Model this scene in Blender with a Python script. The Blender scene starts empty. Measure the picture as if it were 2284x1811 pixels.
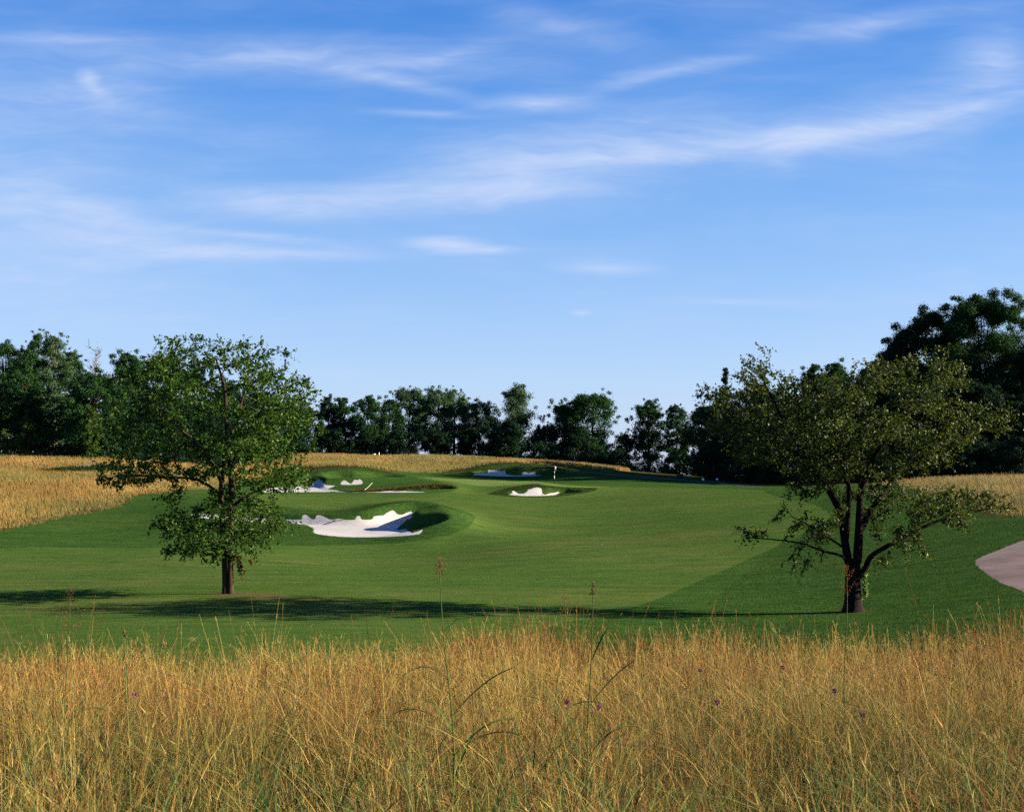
import bpy, math, random
import numpy as np
from mathutils import Vector
from mathutils.geometry import delaunay_2d_cdt

sc = bpy.context.scene
C = sc.collection
R = math.radians
# ----------------------------------------------------------------- camera
FPX, CX, HY = 2757.0, 1142.0, 1043.5      # survey constants: 2284 px wide plate, focal length, horizon row
CAMZ = 5.0
cam = bpy.data.cameras.new('camera'); co = bpy.data.objects.new('camera', cam); C.objects.link(co)
co.location = (0, 0, CAMZ); co.rotation_euler = (R(90), 0, 0)
cam.sensor_width = 36.0; cam.lens = 36.0 * FPX / 2284.0
cam.shift_y = (HY - 905.5) / 2284.0
cam.clip_start = 0.1; cam.clip_end = 20000
cam.dof.use_dof = True; cam.dof.focus_distance = 42.0; cam.dof.aperture_fstop = 14.0
sc.camera = co
# ----------------------------------------------------------------- light
SUN_EL, SUN_AZ = 19.0, 0.2                # low sun square on the right
sv = Vector((math.cos(R(SUN_EL)) * math.cos(R(SUN_AZ)), -math.cos(R(SUN_EL)) * math.sin(R(SUN_AZ)), math.sin(R(SUN_EL))))
sl = bpy.data.lights.new('sun', 'SUN'); so = bpy.data.objects.new('sun', sl); C.objects.link(so)
sl.energy = 5.0; sl.angle = R(0.53); sl.color = (1.0, 0.86, 0.66)
so.rotation_euler = sv.to_track_quat('Z', 'Y').to_euler()
so.location = (60, -5, 40)
sc.view_settings.view_transform = 'Standard'; sc.view_settings.look = 'None'
sc.view_settings.gamma = 1.0; sc.view_settings.use_curve_mapping = False
sc.view_settings.exposure = 2.0
cy = sc.cycles
cy.max_bounces = 5; cy.diffuse_bounces = 3; cy.glossy_bounces = 2; cy.transmission_bounces = 4; cy.transparent_max_bounces = 6
cy.caustics_reflective = False; cy.caustics_refractive = False
cy.use_adaptive_sampling = True; cy.adaptive_threshold = 0.02
cy.use_denoising = False

# ----------------------------------------------------------------- node helpers
class NT:
    def __init__(s, tree):
        s.t = tree; s.n = tree.nodes; s.l = tree.links
    def new(s, typ, **kw):
        n = s.n.new(typ)
        for k, v in kw.items(): setattr(n, k, v)
        return n
    def put(s, sock, v):
        if isinstance(v, bpy.types.NodeSocket): s.l.new(v, sock)
        elif v is not None:
            if hasattr(sock.default_value, '__len__') and not hasattr(v, '__len__'): v = (v,) * len(sock.default_value)
            if sock.type == 'RGBA' and len(v) == 3: v = (*v, 1)
            sock.default_value = v
    def math(s, op, a, b=None, c=None, clamp=False):
        n = s.new('ShaderNodeMath', operation=op, use_clamp=clamp)
        s.put(n.inputs[0], a); s.put(n.inputs[1], b)
        if c is not None: s.put(n.inputs[2], c)
        return n.outputs[0]
    def noise(s, vec, scale, detail=3, rough=0.55, dist=0.0):
        n = s.new('ShaderNodeTexNoise'); s.put(n.inputs['Vector'], vec)
        n.inputs['Scale'].default_value = scale; n.inputs['Detail'].default_value = detail
        n.inputs['Roughness'].default_value = rough; n.inputs['Distortion'].default_value = dist
        return n
    def mix(s, f, a, b, blend='MIX'):
        n = s.new('ShaderNodeMix', data_type='RGBA', blend_type=blend)
        s.put(n.inputs[0], f); s.put(n.inputs[6], a); s.put(n.inputs[7], b)
        return n.outputs[2]
    def ramp(s, f, stops):
        n = s.new('ShaderNodeValToRGB'); s.put(n.inputs[0], f)
        el = n.color_ramp.elements
        while len(el) < len(stops): el.new(0.5)
        for e, (p, c) in zip(el, stops):
            e.position = p; e.color = (*c, 1) if len(c) == 3 else c
        return n.outputs[0]
    def rng(s, f, a, b, c=0.0, d=1.0):
        n = s.new('ShaderNodeMapRange'); s.put(n.inputs[0], f)
        for i, v in zip((1, 2, 3, 4), (a, b, c, d)): n.inputs[i].default_value = v
        return n.outputs[0]
    def mapping(s, vec, loc=(0, 0, 0), rot=(0, 0, 0), scale=(1, 1, 1), typ='POINT'):
        n = s.new('ShaderNodeMapping', vector_type=typ); s.put(n.inputs[0], vec)
        n.inputs[1].default_value = loc; n.inputs[2].default_value = rot; n.inputs[3].default_value = scale
        return n.outputs[0]

# ----------------------------------------------------------------- sky
world = bpy.data.worlds.new('World'); sc.world = world; world.use_nodes = True
wt = NT(world.node_tree); wt.n.clear()
sky = wt.new('ShaderNodeTexSky', sky_type='NISHITA', sun_disc=False)
sky.sun_elevation = R(SUN_EL); sky.sun_rotation = R(90 + SUN_AZ)
sky.altitude = 200; sky.air_density = 1.0; sky.dust_density = 0.6; sky.ozone_density = 2.0
tc = wt.new('ShaderNodeTexCoord')
# gradient of a clear late-afternoon slide-film sky: a little more saturation than the physical one
hs = wt.new('ShaderNodeHueSaturation'); hs.inputs['Saturation'].default_value = 1.22; hs.inputs['Value'].default_value = 1.0
hs.inputs['Hue'].default_value = 0.507
wt.l.new(sky.outputs[0], hs.inputs['Color'])
sep = wt.new('ShaderNodeSeparateXYZ'); wt.l.new(tc.outputs['Generated'], sep.inputs[0])
yy = wt.math('MAXIMUM', sep.outputs[1], 0.05)
p = wt.math('DIVIDE', sep.outputs[0], yy); q = wt.math('DIVIDE', sep.outputs[2], yy)
cmb = wt.new('ShaderNodeCombineXYZ'); wt.l.new(p, cmb.inputs[0]); wt.l.new(q, cmb.inputs[1])
pq = cmb.outputs[0]
# wind-drawn distortion of the ice cloud
wn = wt.noise(wt.mapping(pq, scale=(3, 9, 1)), 2.0, 4, 0.55)
off = wt.new('ShaderNodeVectorMath', operation='SUBTRACT'); wt.l.new(wn.outputs['Color'], off.inputs[0]); off.inputs[1].default_value = (0.5, 0.5, 0.5)
off2 = wt.new('ShaderNodeVectorMath', operation='MULTIPLY'); wt.l.new(off.outputs[0], off2.inputs[0]); off2.inputs[1].default_value = (0.05, 0.013, 0)
wq = wt.new('ShaderNodeVectorMath', operation='ADD'); wt.l.new(pq, wq.inputs[0]); wt.l.new(off2.outputs[0], wq.inputs[1])
STREAKS = [  # x, y, half length, half width, tilt, density
    (636, 130, 330, 34, -2, .50), (850, 175, 170, 12, -13, .32), (196, 178, 22, 15, -40, .6), (205, 205, 40, 14, -35, .3), (235, 225, 120, 34, -6, .34),
    (150, 85, 170, 14, 1, .30), (1180, 232, 115, 16, 2, .50), (960, 256, 140, 7, -2, .28), (1400, 322, 370, 48, 3, .52),
    (1830, 300, 330, 15, 8, .66), (1300, 352, 330, 12, 5, .42), (2180, 235, 160, 12, 14, .4), (2060, 252, 300, 46, 12, .42), (1775, 318, 66, 20, 8, .50), (1745, 366, 36, 8, -4, .25),
    (1150, 398, 200, 58, 4, .48), (1430, 350, 170, 14, 2, .35), (600, 445, 180, 22, -1, .72), (850, 448, 260, 30, 4, .66), (1150, 428, 150, 20, 3, .4),
    (180, 470, 210, 36, -12, .42), (400, 552, 250, 16, -4, .60), (640, 562, 230, 9, -1, .36), (530, 522, 220, 9, -5, .34),
    (990, 543, 85, 12, -2, .85), (1090, 553, 80, 6, -3, .45), (1350, 595, 100, 12, -2, .34), (1500, 165, 170, 13, 12, .36),
    (1950, 50, 270, 18, 8, .32), (2230, 135, 110, 62, 40, .36), (1900, 82, 70, 18, 5, .2), (1260, 62, 230, 30, -18, .2),
    (1640, 672, 210, 8, -1, .22), (1290, 695, 24, 5, 2, .5), (750, 838, 70, 9, 0, .28), (20, 480, 420, 260, 0, .30), (1000, 120, 120, 12, 10, .2),
]
acc = None
for (sx, sy, hl, hw, ang, den) in STREAKS:
    m = wt.mapping(wq.outputs[0], ((sx - CX) / FPX, (HY - sy) / FPX, 0), (0, 0, R(ang)), (hl * 1.8 / FPX, hw * 2.5 / FPX, 1), 'TEXTURE')
    g = wt.new('ShaderNodeTexGradient', gradient_type='QUADRATIC_SPHERE'); wt.l.new(m, g.inputs[0])
    acc = wt.math('MULTIPLY_ADD', g.outputs[1], den * 1.75, 0.0 if acc is None else acc)
fw = wt.noise(wt.mapping(pq, scale=(2.5, 5, 1)), 3.0, 3, 0.5)
fo = wt.new('ShaderNodeVectorMath', operation='MULTIPLY_ADD'); wt.l.new(fw.outputs['Color'], fo.inputs[0]); fo.inputs[1].default_value = (0.06, 0.035, 0); wt.l.new(wq.outputs[0], fo.inputs[2])
fib = wt.noise(wt.mapping(fo.outputs[0], rot=(0, 0, R(-7)), scale=(3.5, 30, 1)), 3.2, 8, 0.62)
fib2 = wt.noise(wt.mapping(fo.outputs[0], rot=(0, 0, R(5)), scale=(2.0, 9, 1)), 2.2, 5, 0.55)
fib3 = wt.noise(wt.mapping(fo.outputs[0], rot=(0, 0, R(-24)), scale=(9, 45, 1)), 4.0, 4, 0.6)
fm = wt.math('MULTIPLY', wt.rng(fib.outputs[0], 0.30, 0.70, 0.50, 1.3), wt.rng(fib2.outputs[0], 0.30, 0.68, 0.62, 1.25))
fm = wt.math('MULTIPLY', fm, wt.rng(fib3.outputs[0], 0.3, 0.7, 0.8, 1.2))
veil = wt.math('MULTIPLY', wt.math('MULTIPLY', wt.rng(fib2.outputs[0], 0.42, 0.75, 0.0, 0.20), wt.rng(fib.outputs[0], 0.3, 0.7, 0.3, 1.3)), wt.rng(q, 0.0, 0.15, 0.2, 1.0))
cov = wt.math('MULTIPLY_ADD', acc, fm, veil)
cov = wt.math('SUBTRACT', 1.0, wt.math('POWER', 2.718, wt.math('MULTIPLY', cov, -1.05)))
cov = wt.math('MULTIPLY', wt.math('MINIMUM', cov, 0.85), wt.rng(sep.outputs[1], 0.05, 0.25))
el = wt.math('ARCSINE', sep.outputs[2])
SKYLV = 1 / (2 ** 2.0 * 0.06)
film = wt.ramp(wt.math('DIVIDE', el, R(90), clamp=True), [(0, (.50, .62, .93)), (.045, (.42, .60, .94)), (.09, (.31, .525, .92)), (.135, (.20, .43, .88)), (.18, (.105, .325, .83)), (.235, (.043, .225, .73)), (.45, (.020, .12, .56)), (1, (.012, .06, .34))])
fs = wt.new('ShaderNodeVectorMath', operation='SCALE'); wt.l.new(film, fs.inputs[0]); fs.inputs['Scale'].default_value = SKYLV
clear = wt.mix(.8, hs.outputs[0], fs.outputs[0])
cloudy = wt.mix(cov, clear, tuple(c * SKYLV for c in (.63, .74, .98)))
bg = wt.new('ShaderNodeBackground'); wt.l.new(cloudy, bg.inputs[0]); bg.inputs[1].default_value = 0.06
wo = wt.new('ShaderNodeOutputWorld'); wt.l.new(bg.outputs[0], wo.inputs[0])

# ----------------------------------------------------------------- mesh / object helpers
def mesh_np(name, V, F, smooth=False, attrs=None):
    """V (n,3); F list of equal-size face index arrays or one array"""
    me = bpy.data.meshes.new(name)
    V = np.asarray(V, np.float32)
    Fs = F if isinstance(F, list) else [F]
    Fs = [np.asarray(f, np.int32) for f in Fs if len(f)]
    me.vertices.add(len(V)); me.vertices.foreach_set('co', V.ravel())
    nl = sum(f.size for f in Fs); nf = sum(len(f) for f in Fs)
    me.loops.add(nl); me.loops.foreach_set('vertex_index', np.concatenate([f.ravel() for f in Fs]))
    tot = np.concatenate([np.full(len(f), f.shape[1], np.int32) for f in Fs])
    me.polygons.add(nf)
    me.polygons.foreach_set('loop_start', np.concatenate([[0], np.cumsum(tot)[:-1]]).astype(np.int32))
    if smooth: me.polygons.foreach_set('use_smooth', np.ones(nf, bool))
    for k, a in (attrs or {}).items():
        a = np.asarray(a, np.float32)
        if a.ndim == 1:
            at = me.attributes.new(k, 'FLOAT', 'POINT'); at.data.foreach_set('value', a)
        else:
            at = me.attributes.new(k, 'FLOAT_COLOR', 'POINT')
            at.data.foreach_set('color', np.concatenate([a, np.ones((len(a), 1), np.float32)], 1).ravel())
    me.update(calc_edges=True)
    return me
def link(name, me, mat=None, parent=None):
    o = bpy.data.objects.new(name, me); C.objects.link(o)
    if mat is not None and me is not None and len(me.materials) == 0: me.materials.append(mat)
    if parent is not None: o.parent = parent
    return o
def thing(name, label, cat, loc, group=None):
    o = bpy.data.objects.new(name, None); C.objects.link(o); o.location = loc
    o.empty_display_size = 0.3
    return tag(o, label, cat, group)
def tag(o, label=None, cat=None, group=None, kind=None):
    if label: o['label'] = label
    if cat: o['category'] = cat
    if group: o['group'] = group
    if kind: o['kind'] = kind
    return o
def vnoise(x, y, seed=0):
    x = np.asarray(x, float); y = np.asarray(y, float)
    xi = np.floor(x).astype(np.int64); yi = np.floor(y).astype(np.int64); fx = x - xi; fy = y - yi
    fx = fx * fx * (3 - 2 * fx); fy = fy * fy * (3 - 2 * fy)
    def h(a, b):
        n = (a * 374761393 + b * 668265263 + seed * 974634777) & 0x7fffffff
        n = (n ^ (n >> 13)) * 1274126177 & 0x7fffffff
        return ((n ^ (n >> 16)) & 0xffff) / 65535.0
    return (h(xi, yi) * (1 - fx) + h(xi + 1, yi) * fx) * (1 - fy) + (h(xi, yi + 1) * (1 - fx) + h(xi + 1, yi + 1) * fx) * fy
def fbm(x, y, seed=0, oct=3):
    s = 0; a = 1; t = 0
    for i in range(oct):
        s = s + a * vnoise(np.asarray(x) * 2 ** i, np.asarray(y) * 2 ** i, seed + i); t += a; a *= .5
    return s / t
def tubes(paths, sides=6):
    """paths: list of (pts (n,3), radii (n)) -> V, F"""
    VV, FF, off = [], [], 0
    for pts, rad in paths:
        pts = np.asarray(pts, float); rad = np.asarray(rad, float); n = len(pts)
        if n < 2: continue
        tg = np.gradient(pts, axis=0); tg /= np.linalg.norm(tg, axis=1, keepdims=True) + 1e-9
        ref = np.array([1.0, 0.2, 0.1]) if abs(tg[0][0]) < .8 else np.array([0.1, 1.0, 0.2])
        u = np.cross(tg, ref); u /= np.linalg.norm(u, axis=1, keepdims=True) + 1e-9
        w = np.cross(tg, u)
        a = np.linspace(0, 2 * np.pi, sides, endpoint=False)
        ring = pts[:, None, :] + rad[:, None, None] * (np.cos(a)[None, :, None] * u[:, None, :] + np.sin(a)[None, :, None] * w[:, None, :])
        VV.append(ring.reshape(-1, 3))
        i = np.arange(n - 1)[:, None] * sides; j = np.arange(sides)[None, :]; j2 = (j + 1) % sides
        FF.append((np.stack([i + j, i + j2, i + sides + j2, i + sides + j], -1).reshape(-1, 4) + off))
        off += n * sides
    return np.concatenate(VV), np.concatenate(FF)

# ----------------------------------------------------------------- terrain shape
# survey points: column (px), distance (m), drop below the camera (m)
TP = []
for X, dh in ((-500, .05), (300, .05), (1142, 0), (1800, -.02), (2284, -.12), (2800, -.2)):
    for d, h in ((2.2, 1.66), (4, 1.76), (7, 2.05), (12, 2.66), (18, 3.22)): TP.append((X, d, h + dh * d / 18))
TP += [(-500, 25, 3.7), (300, 25, 3.68), (1142, 25, 3.66), (1800, 25, 3.6), (2284, 25, 3.35), (2800, 25, 3.1),
 (-500, 36, 4.1), (0, 36, 4.15), (508, 41, 4.17), (1142, 36, 4.15), (1901, 36, 4.185), (2284, 36, 3.75), (2800, 36, 3.3),
 (0, 50, 4.4), (1142, 50, 4.4), (1700, 50, 4.2), (2180, 45, 3.5), (2284, 52, 2.95), (2800, 50, 2.4),
 (-500, 65, 4.2), (0, 65, 4.4), (500, 65, 4.45), (1142, 65, 4.45), (1700, 65, 3.9), (2284, 65, 2.5), (2800, 65, 1.7),
 (-500, 80, 3.6), (0, 80, 4.1), (300, 80, 4.35), (600, 78, 4.5), (850, 79, 4.48), (1142, 80, 4.35), (1700, 80, 3.4), (2284, 80, 2.0), (2800, 80, 1.2),
 (640, 93.5, 3.0), (760, 93.5, 3.2), (860, 93, 2.65), (905, 93, 2.5), (950, 92, 2.55), (955, 87, 2.95), (985, 88, 2.75), (995, 84, 3.1), (1060, 86, 3.75), (1000, 78, 4.45),
 (460, 95, 3.0), (905, 104, 3.05), (760, 104, 3.15), (1060, 96, 3.8),
 (-500, 100, 2.4), (0, 100, 3.0), (300, 100, 3.2), (1142, 100, 3.9), (1500, 100, 3.6), (1700, 100, 3.0), (2100, 100, 1.8), (2284, 100, 1.4), (2800, 100, .8),
 (-500, 125, .9), (0, 125, 1.2), (300, 125, 1.7), (700, 125, 3.0), (900, 125, 3.1), (1142, 122, 3.5), (1500, 125, 3.0), (1700, 125, 2.5), (2100, 125, 1.3), (2284, 125, .9), (2800, 125, .6),
 (0, 150, .3), (300, 150, .8), (600, 140, 2.75), (850, 137, 2.85), (840, 148, 2.3), (960, 148, 1.85), (1000, 160, 1.75), (985, 147, 1.85), (1020, 145, 2.22), (1045, 144, 2.6),
 (1090, 140, 2.85), (1142, 150, 2.15), (1198, 146, 1.92), (1300, 146, 2.32), (1400, 146, 2.5), (1225, 136, 3.25), (1500, 150, 2.35), (1700, 150, 2.3), (2100, 150, 1.3), (2284, 150, 1.0), (2800, 150, .6),
 (0, 170, -1.4), (300, 170, -.6), (640, 165, 1.9), (900, 168, 1.5), (950, 172, 1.36), (1115, 175, 1.83), (1237, 167, 2.19), (1350, 172, 1.8), (1450, 172, 1.9), (1700, 170, 2.25), (2100, 170, 1.5), (2800, 170, .8),
 (700, 179, .15), (790, 181, -.05), (880, 182, .75), (980, 186, 1.15),
 (-500, 190, -2), (0, 190, -2), (300, 190, -1.6), (1142, 186, 1.3), (1300, 186, 1.2), (1400, 190, 1.4), (1700, 190, 2.2), (2284, 190, 1.2),
 (1067, 197, -.2), (1130, 198, -.68), (1209, 198, -.35), (1262, 197, .2), (1000, 200, .5),
 (0, 215, -1.5), (300, 215, -1.5), (560, 200, .3), (700, 215, -1.2), (950, 215, 0.1), (1142, 215, -.75), (1400, 215, .8), (1700, 215, 2.2), (2284, 215, 1.5),
 (300, 240, -1.6), (500, 240, -2.0), (700, 240, -2.3), (950, 240, -1.95), (1142, 240, -1.4), (1300, 240, -.4), (1400, 240, .4), (1600, 240, 1.7), (1800, 240, 2.4), (2284, 240, 2.2), (-500, 240, -1.4),
 (-500, 265, -.8), (300, 265, -1), (700, 265, -1.2), (1142, 265, -.5), (1400, 265, 1.3), (1700, 265, 2.6), (2284, 265, 2.4)]
TP = np.array(TP, float)
def _uv(x, d):
    de = np.clip(d, 2.3, 300); u = x / de
    u = np.where(np.abs(u) > .42, np.sign(u) * (.42 + .18 * np.tanh((np.abs(u) - .42) / .18)), u)
    return np.stack([u * 3.0, np.log(np.minimum(de, 268.0)) * 1.6], -1)
def _phi(r2): return 0.5 * r2 * np.log(r2 + 1e-12)
_P = _uv((TP[:, 0] - CX) / FPX * TP[:, 1], TP[:, 1])
_n = len(_P)
_A = np.zeros((_n + 3, _n + 3)); _r2 = ((_P[:, None] - _P[None]) ** 2).sum(-1)
_A[:_n, :_n] = _phi(_r2) + np.eye(_n) * 2e-4
_A[:_n, _n] = 1; _A[:_n, _n + 1:] = _P; _A[_n, :_n] = 1; _A[_n + 1:, :_n] = _P.T
_W = np.linalg.solve(_A, np.concatenate([CAMZ - TP[:, 2], np.zeros(3)]))
def base_z(x, d):
    x = np.atleast_1d(np.asarray(x, float)); d = np.atleast_1d(np.asarray(d, float)); out = np.empty(len(x))
    for i in range(0, len(x), 20000):
        Q = _uv(x[i:i + 20000], d[i:i + 20000])
        r2 = ((Q[:, None] - _P[None]) ** 2).sum(-1)
        out[i:i + 20000] = _phi(r2) @ _W[:_n] + _W[_n] + Q @ _W[_n + 1:]
    return out
def seg_dist(px, py, poly):
    """signed distance to closed polygon, negative inside"""
    P = np.asarray(poly); Q = np.roll(P, -1, 0); best = np.full(len(px), 1e18); ins = np.zeros(len(px), bool)
    for (ax, ay), (bx, by) in zip(P, Q):
        vx, vy = bx - ax, by - ay
        t = np.clip(((px - ax) * vx + (py - ay) * vy) / (vx * vx + vy * vy + 1e-12), 0, 1)
        best = np.minimum(best, (px - ax - t * vx) ** 2 + (py - ay - t * vy) ** 2)
        c = (ay > py) != (by > py)
        with np.errstate(divide='ignore', invalid='ignore'):
            ins ^= c & (px < (bx - ax) * (py - ay) / (by - ay) + ax)
    s = np.sqrt(best)
    return np.where(ins, -s, s)
def inside(px, py, poly):
    P = np.asarray(poly); Q = np.roll(P, -1, 0); ins = np.zeros(len(px), bool)
    for (ax, ay), (bx, by) in zip(P, Q):
        if ay == by: continue
        c = (ay > py) != (by > py)
        ins ^= c & (px < (bx - ax) * (py - ay) / (by - ay) + ax)
    return ins
def catmull(P, sub=6, closed=True):
    P = np.asarray(P, float); n = len(P); out = []
    for i in range(n if closed else n - 1):
        if closed: p0, p1, p2, p3 = P[i - 1], P[i], P[(i + 1) % n], P[(i + 2) % n]
        else: p0, p1, p2, p3 = P[max(i - 1, 0)], P[i], P[i + 1], P[min(i + 2, n - 1)]
        for t in np.arange(sub) / sub:
            out.append(.5 * (2 * p1 + (p2 - p0) * t + (2 * p0 - 5 * p1 + 4 * p2 - p3) * t * t + (3 * p1 - p0 - 3 * p2 + p3) * t ** 3))
    if not closed: out.append(P[-1])
    return np.array(out)
def xd(poly, smooth=4):
    P = np.array([(x, math.log(d)) for x, d in poly])
    if smooth > 1: P = catmull(P, smooth)
    d = np.exp(P[:, 1]); return np.stack([(P[:, 0] - CX) / FPX * d, d], -1)
# carved bunker floors: polygon (column, distance), floor drop(X, d), wall slope
CARVE = [
 (xd([(440, 90.8), (560, 90.3), (690, 89.2), (800, 89), (880, 90), (925, 90.6), (968, 90.2), (942, 89.3), (906, 88.3), (888, 86.8), (902, 84.9), (948, 84.0), (964, 82.8), (930, 81.2), (880, 80.4), (800, 80), (720, 80.8), (692, 83.2), (600, 86.8), (450, 89)]),
  lambda X, d: 4.46 - .035 * (d - 80) - np.clip((690 - X) / 250, 0, 1.2) * .75, .98),
 (xd([(590, 141), (700, 140), (850, 139.5), (950, 140), (1006, 143), (990, 144.6), (900, 143.6), (800, 143.2), (742, 146), (716, 155), (712, 166), (680, 168), (640, 160), (590, 150)]),
  lambda X, d: 2.82 - .018 * (d - 140), 1.4),
 (xd([(752, 168), (800, 168), (850, 171), (880, 174), (860, 175.5), (800, 172.5), (755, 172)]), lambda X, d: 2.15 - .03 * (d - 168), .55),
 (xd([(1135, 139.8), (1160, 138.8), (1220, 138.6), (1250, 139.5), (1288, 141.4), (1262, 143), (1215, 142), (1190, 141.6), (1150, 141.2)]), lambda X, d: 3.14 + 0 * d, 1.2),
 (xd([(1060, 189), (1130, 188), (1200, 188.5), (1238, 190), (1200, 192.2), (1130, 192), (1070, 191)]), lambda X, d: 1.2 - .02 * (d - 188), .95),
]
def H(x, d):
    x = np.atleast_1d(np.asarray(x, float)); d = np.atleast_1d(np.asarray(d, float))
    z = base_z(x, d)
    z = z + (fbm(x / 13 + 31, d / 13, 5) - .5) * .34 * np.clip((d - 46) / 30, 0, 1)
    for poly, fl, k in CARVE:
        lo = poly.min(0) - 14; hi = poly.max(0) + 14
        m = (x > lo[0]) & (x < hi[0]) & (d > lo[1]) & (d < hi[1])
        if not m.any(): continue
        xs, ds = x[m], d[m]
        s = seg_dist(xs, ds, poly)
        zc = CAMZ - fl(CX + xs / ds * FPX, ds) + np.maximum(s, 0) * k - np.clip(-s, 0, 2.5) * .05
        a = z[m]; r = .22
        hh = np.clip(.5 + .5 * (a - zc) / r, 0, 1)
        z[m] = a * (1 - hh) + zc * hh - r * hh * (1 - hh)
    # the land drops into a wide valley beyond the last trees
    t = np.clip((d - 268) / 420, 0, 1); t = t * t * (3 - 2 * t)
    return z * (1 - t) + (-52.0) * t
_DS = np.geomspace(2.5, 268, 2600)
def hit(X, Y):
    u = (X - CX) / FPX; s = (Y - HY) / FPX
    g = H(u * _DS, _DS) - (CAMZ - s * _DS)
    k = np.nonzero(g > 0)[0]
    if len(k) == 0: d = _DS[np.argmax(g)]
    elif k[0] == 0: d = _DS[0]
    else:
        i = k[0]; t = -g[i - 1] / (g[i] - g[i - 1]); d = _DS[i - 1] + t * (_DS[i] - _DS[i - 1])
    return np.array([u * d, d])
def pxpoly(poly, sub=5):
    P = catmull(poly, sub) if sub > 1 else np.array(poly, float)
    return np.array([hit(X, Y) for X, Y in P])
def P3(X, d):
    x = (X - CX) / FPX * d
    return np.array([x, d, float(H(x, d)[0])])

# ----------------------------------------------------------------- turf zones
MOWN_N = xd([(-1200, 18.6), (-500, 18.6), (0, 18.8), (250, 19), (400, 18), (490, 16.2), (570, 17.4), (800, 19), (1142, 19.6), (1500, 19), (1800, 19.2), (2100, 18.6), (2284, 18), (2900, 17.5), (3600, 18)], 1)
MOWN_N = catmull(MOWN_N, 5, False)
MOWN_F = [hit(X, Y) for X, Y in catmull([(2284, 1152), (2205, 1150), (2130, 1120), (2060, 1096), (1985, 1081), (1900, 1083), (1800, 1086), (1720, 1079), (1600, 1069), (1500, 1062), (1400, 1053), (1330, 1046), (1262, 1041), (1200, 1036.5), (1130, 1034), (1070, 1040), (1050, 1051), (1000, 1053), (900, 1053.5), (850, 1050), (830, 1046), (790, 1043), (740, 1043.5), (700, 1048), (640, 1062), (560, 1078), (470, 1089), (393, 1096), (300, 1108), (270, 1130), (196, 1144), (112, 1160), (0, 1186)], 3, False)]
MOWN = np.concatenate([MOWN_N, xd([(3600, 62), (2800, 64)], 1), np.array(MOWN_F), xd([(-300, 73), (-800, 66), (-1600, 62)], 1)])
FAIR = np.concatenate([
    xd([(-1200, 20.5), (-500, 20.5), (0, 20.3), (420, 19.6), (800, 20.4), (960, 22.2)], 3)[:-3],
    pxpoly([(1010, 1424), (1250, 1390), (1425, 1350), (1560, 1295), (1695, 1235), (1790, 1193), (1848, 1160), (1840, 1137), (1800, 1122), (1740, 1110), (1708, 1099), (1690, 1092.5), (1550, 1089), (1380, 1086), (1300, 1084), (1250, 1079.5), (1215, 1074.5), (1115, 1070.5), (1020, 1066.5), (945, 1063.5), (930, 1066), (985, 1076), (1020, 1084), (1012, 1094), (955, 1101), (840, 1100), (700, 1099.5), (600, 1101), (565, 1112), (580, 1128), (640, 1131), (700, 1137), (762, 1137), (820, 1130), (864, 1120.5), (905, 1116.5), (946, 1118), (985, 1125), (1050, 1145), (1058, 1159), (1040, 1178), (987, 1197), (926, 1207), (803, 1215), (640, 1217), (500, 1217), (306, 1222), (0, 1240)], 4)[:-4],
    xd([(-500, 53), (-1200, 50)], 1)])
COLLARS = [pxpoly([(1088, 1100.7), (1130, 1089), (1178, 1081), (1198, 1079.6), (1217, 1082.5), (1257, 1086), (1296, 1087.2), (1332, 1089.5), (1320, 1096), (1280, 1103), (1225, 1109), (1178, 1109), (1130, 1106.5), (1099, 1103.5)], 4)]
GREEN = pxpoly([(945, 1065), (1020, 1068), (1115, 1072), (1193, 1073), (1217, 1076), (1241, 1080.3), (1272, 1084), (1360, 1086), (1280, 1086.6), (1225, 1082.5), (1193, 1079.3), (1162, 1082), (1130, 1084), (1083, 1084), (1050, 1081), (1000, 1074)], 4)
def ragged(poly): return np.array([hit(X, Y) for X, Y in catmull(poly, 2)])
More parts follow.
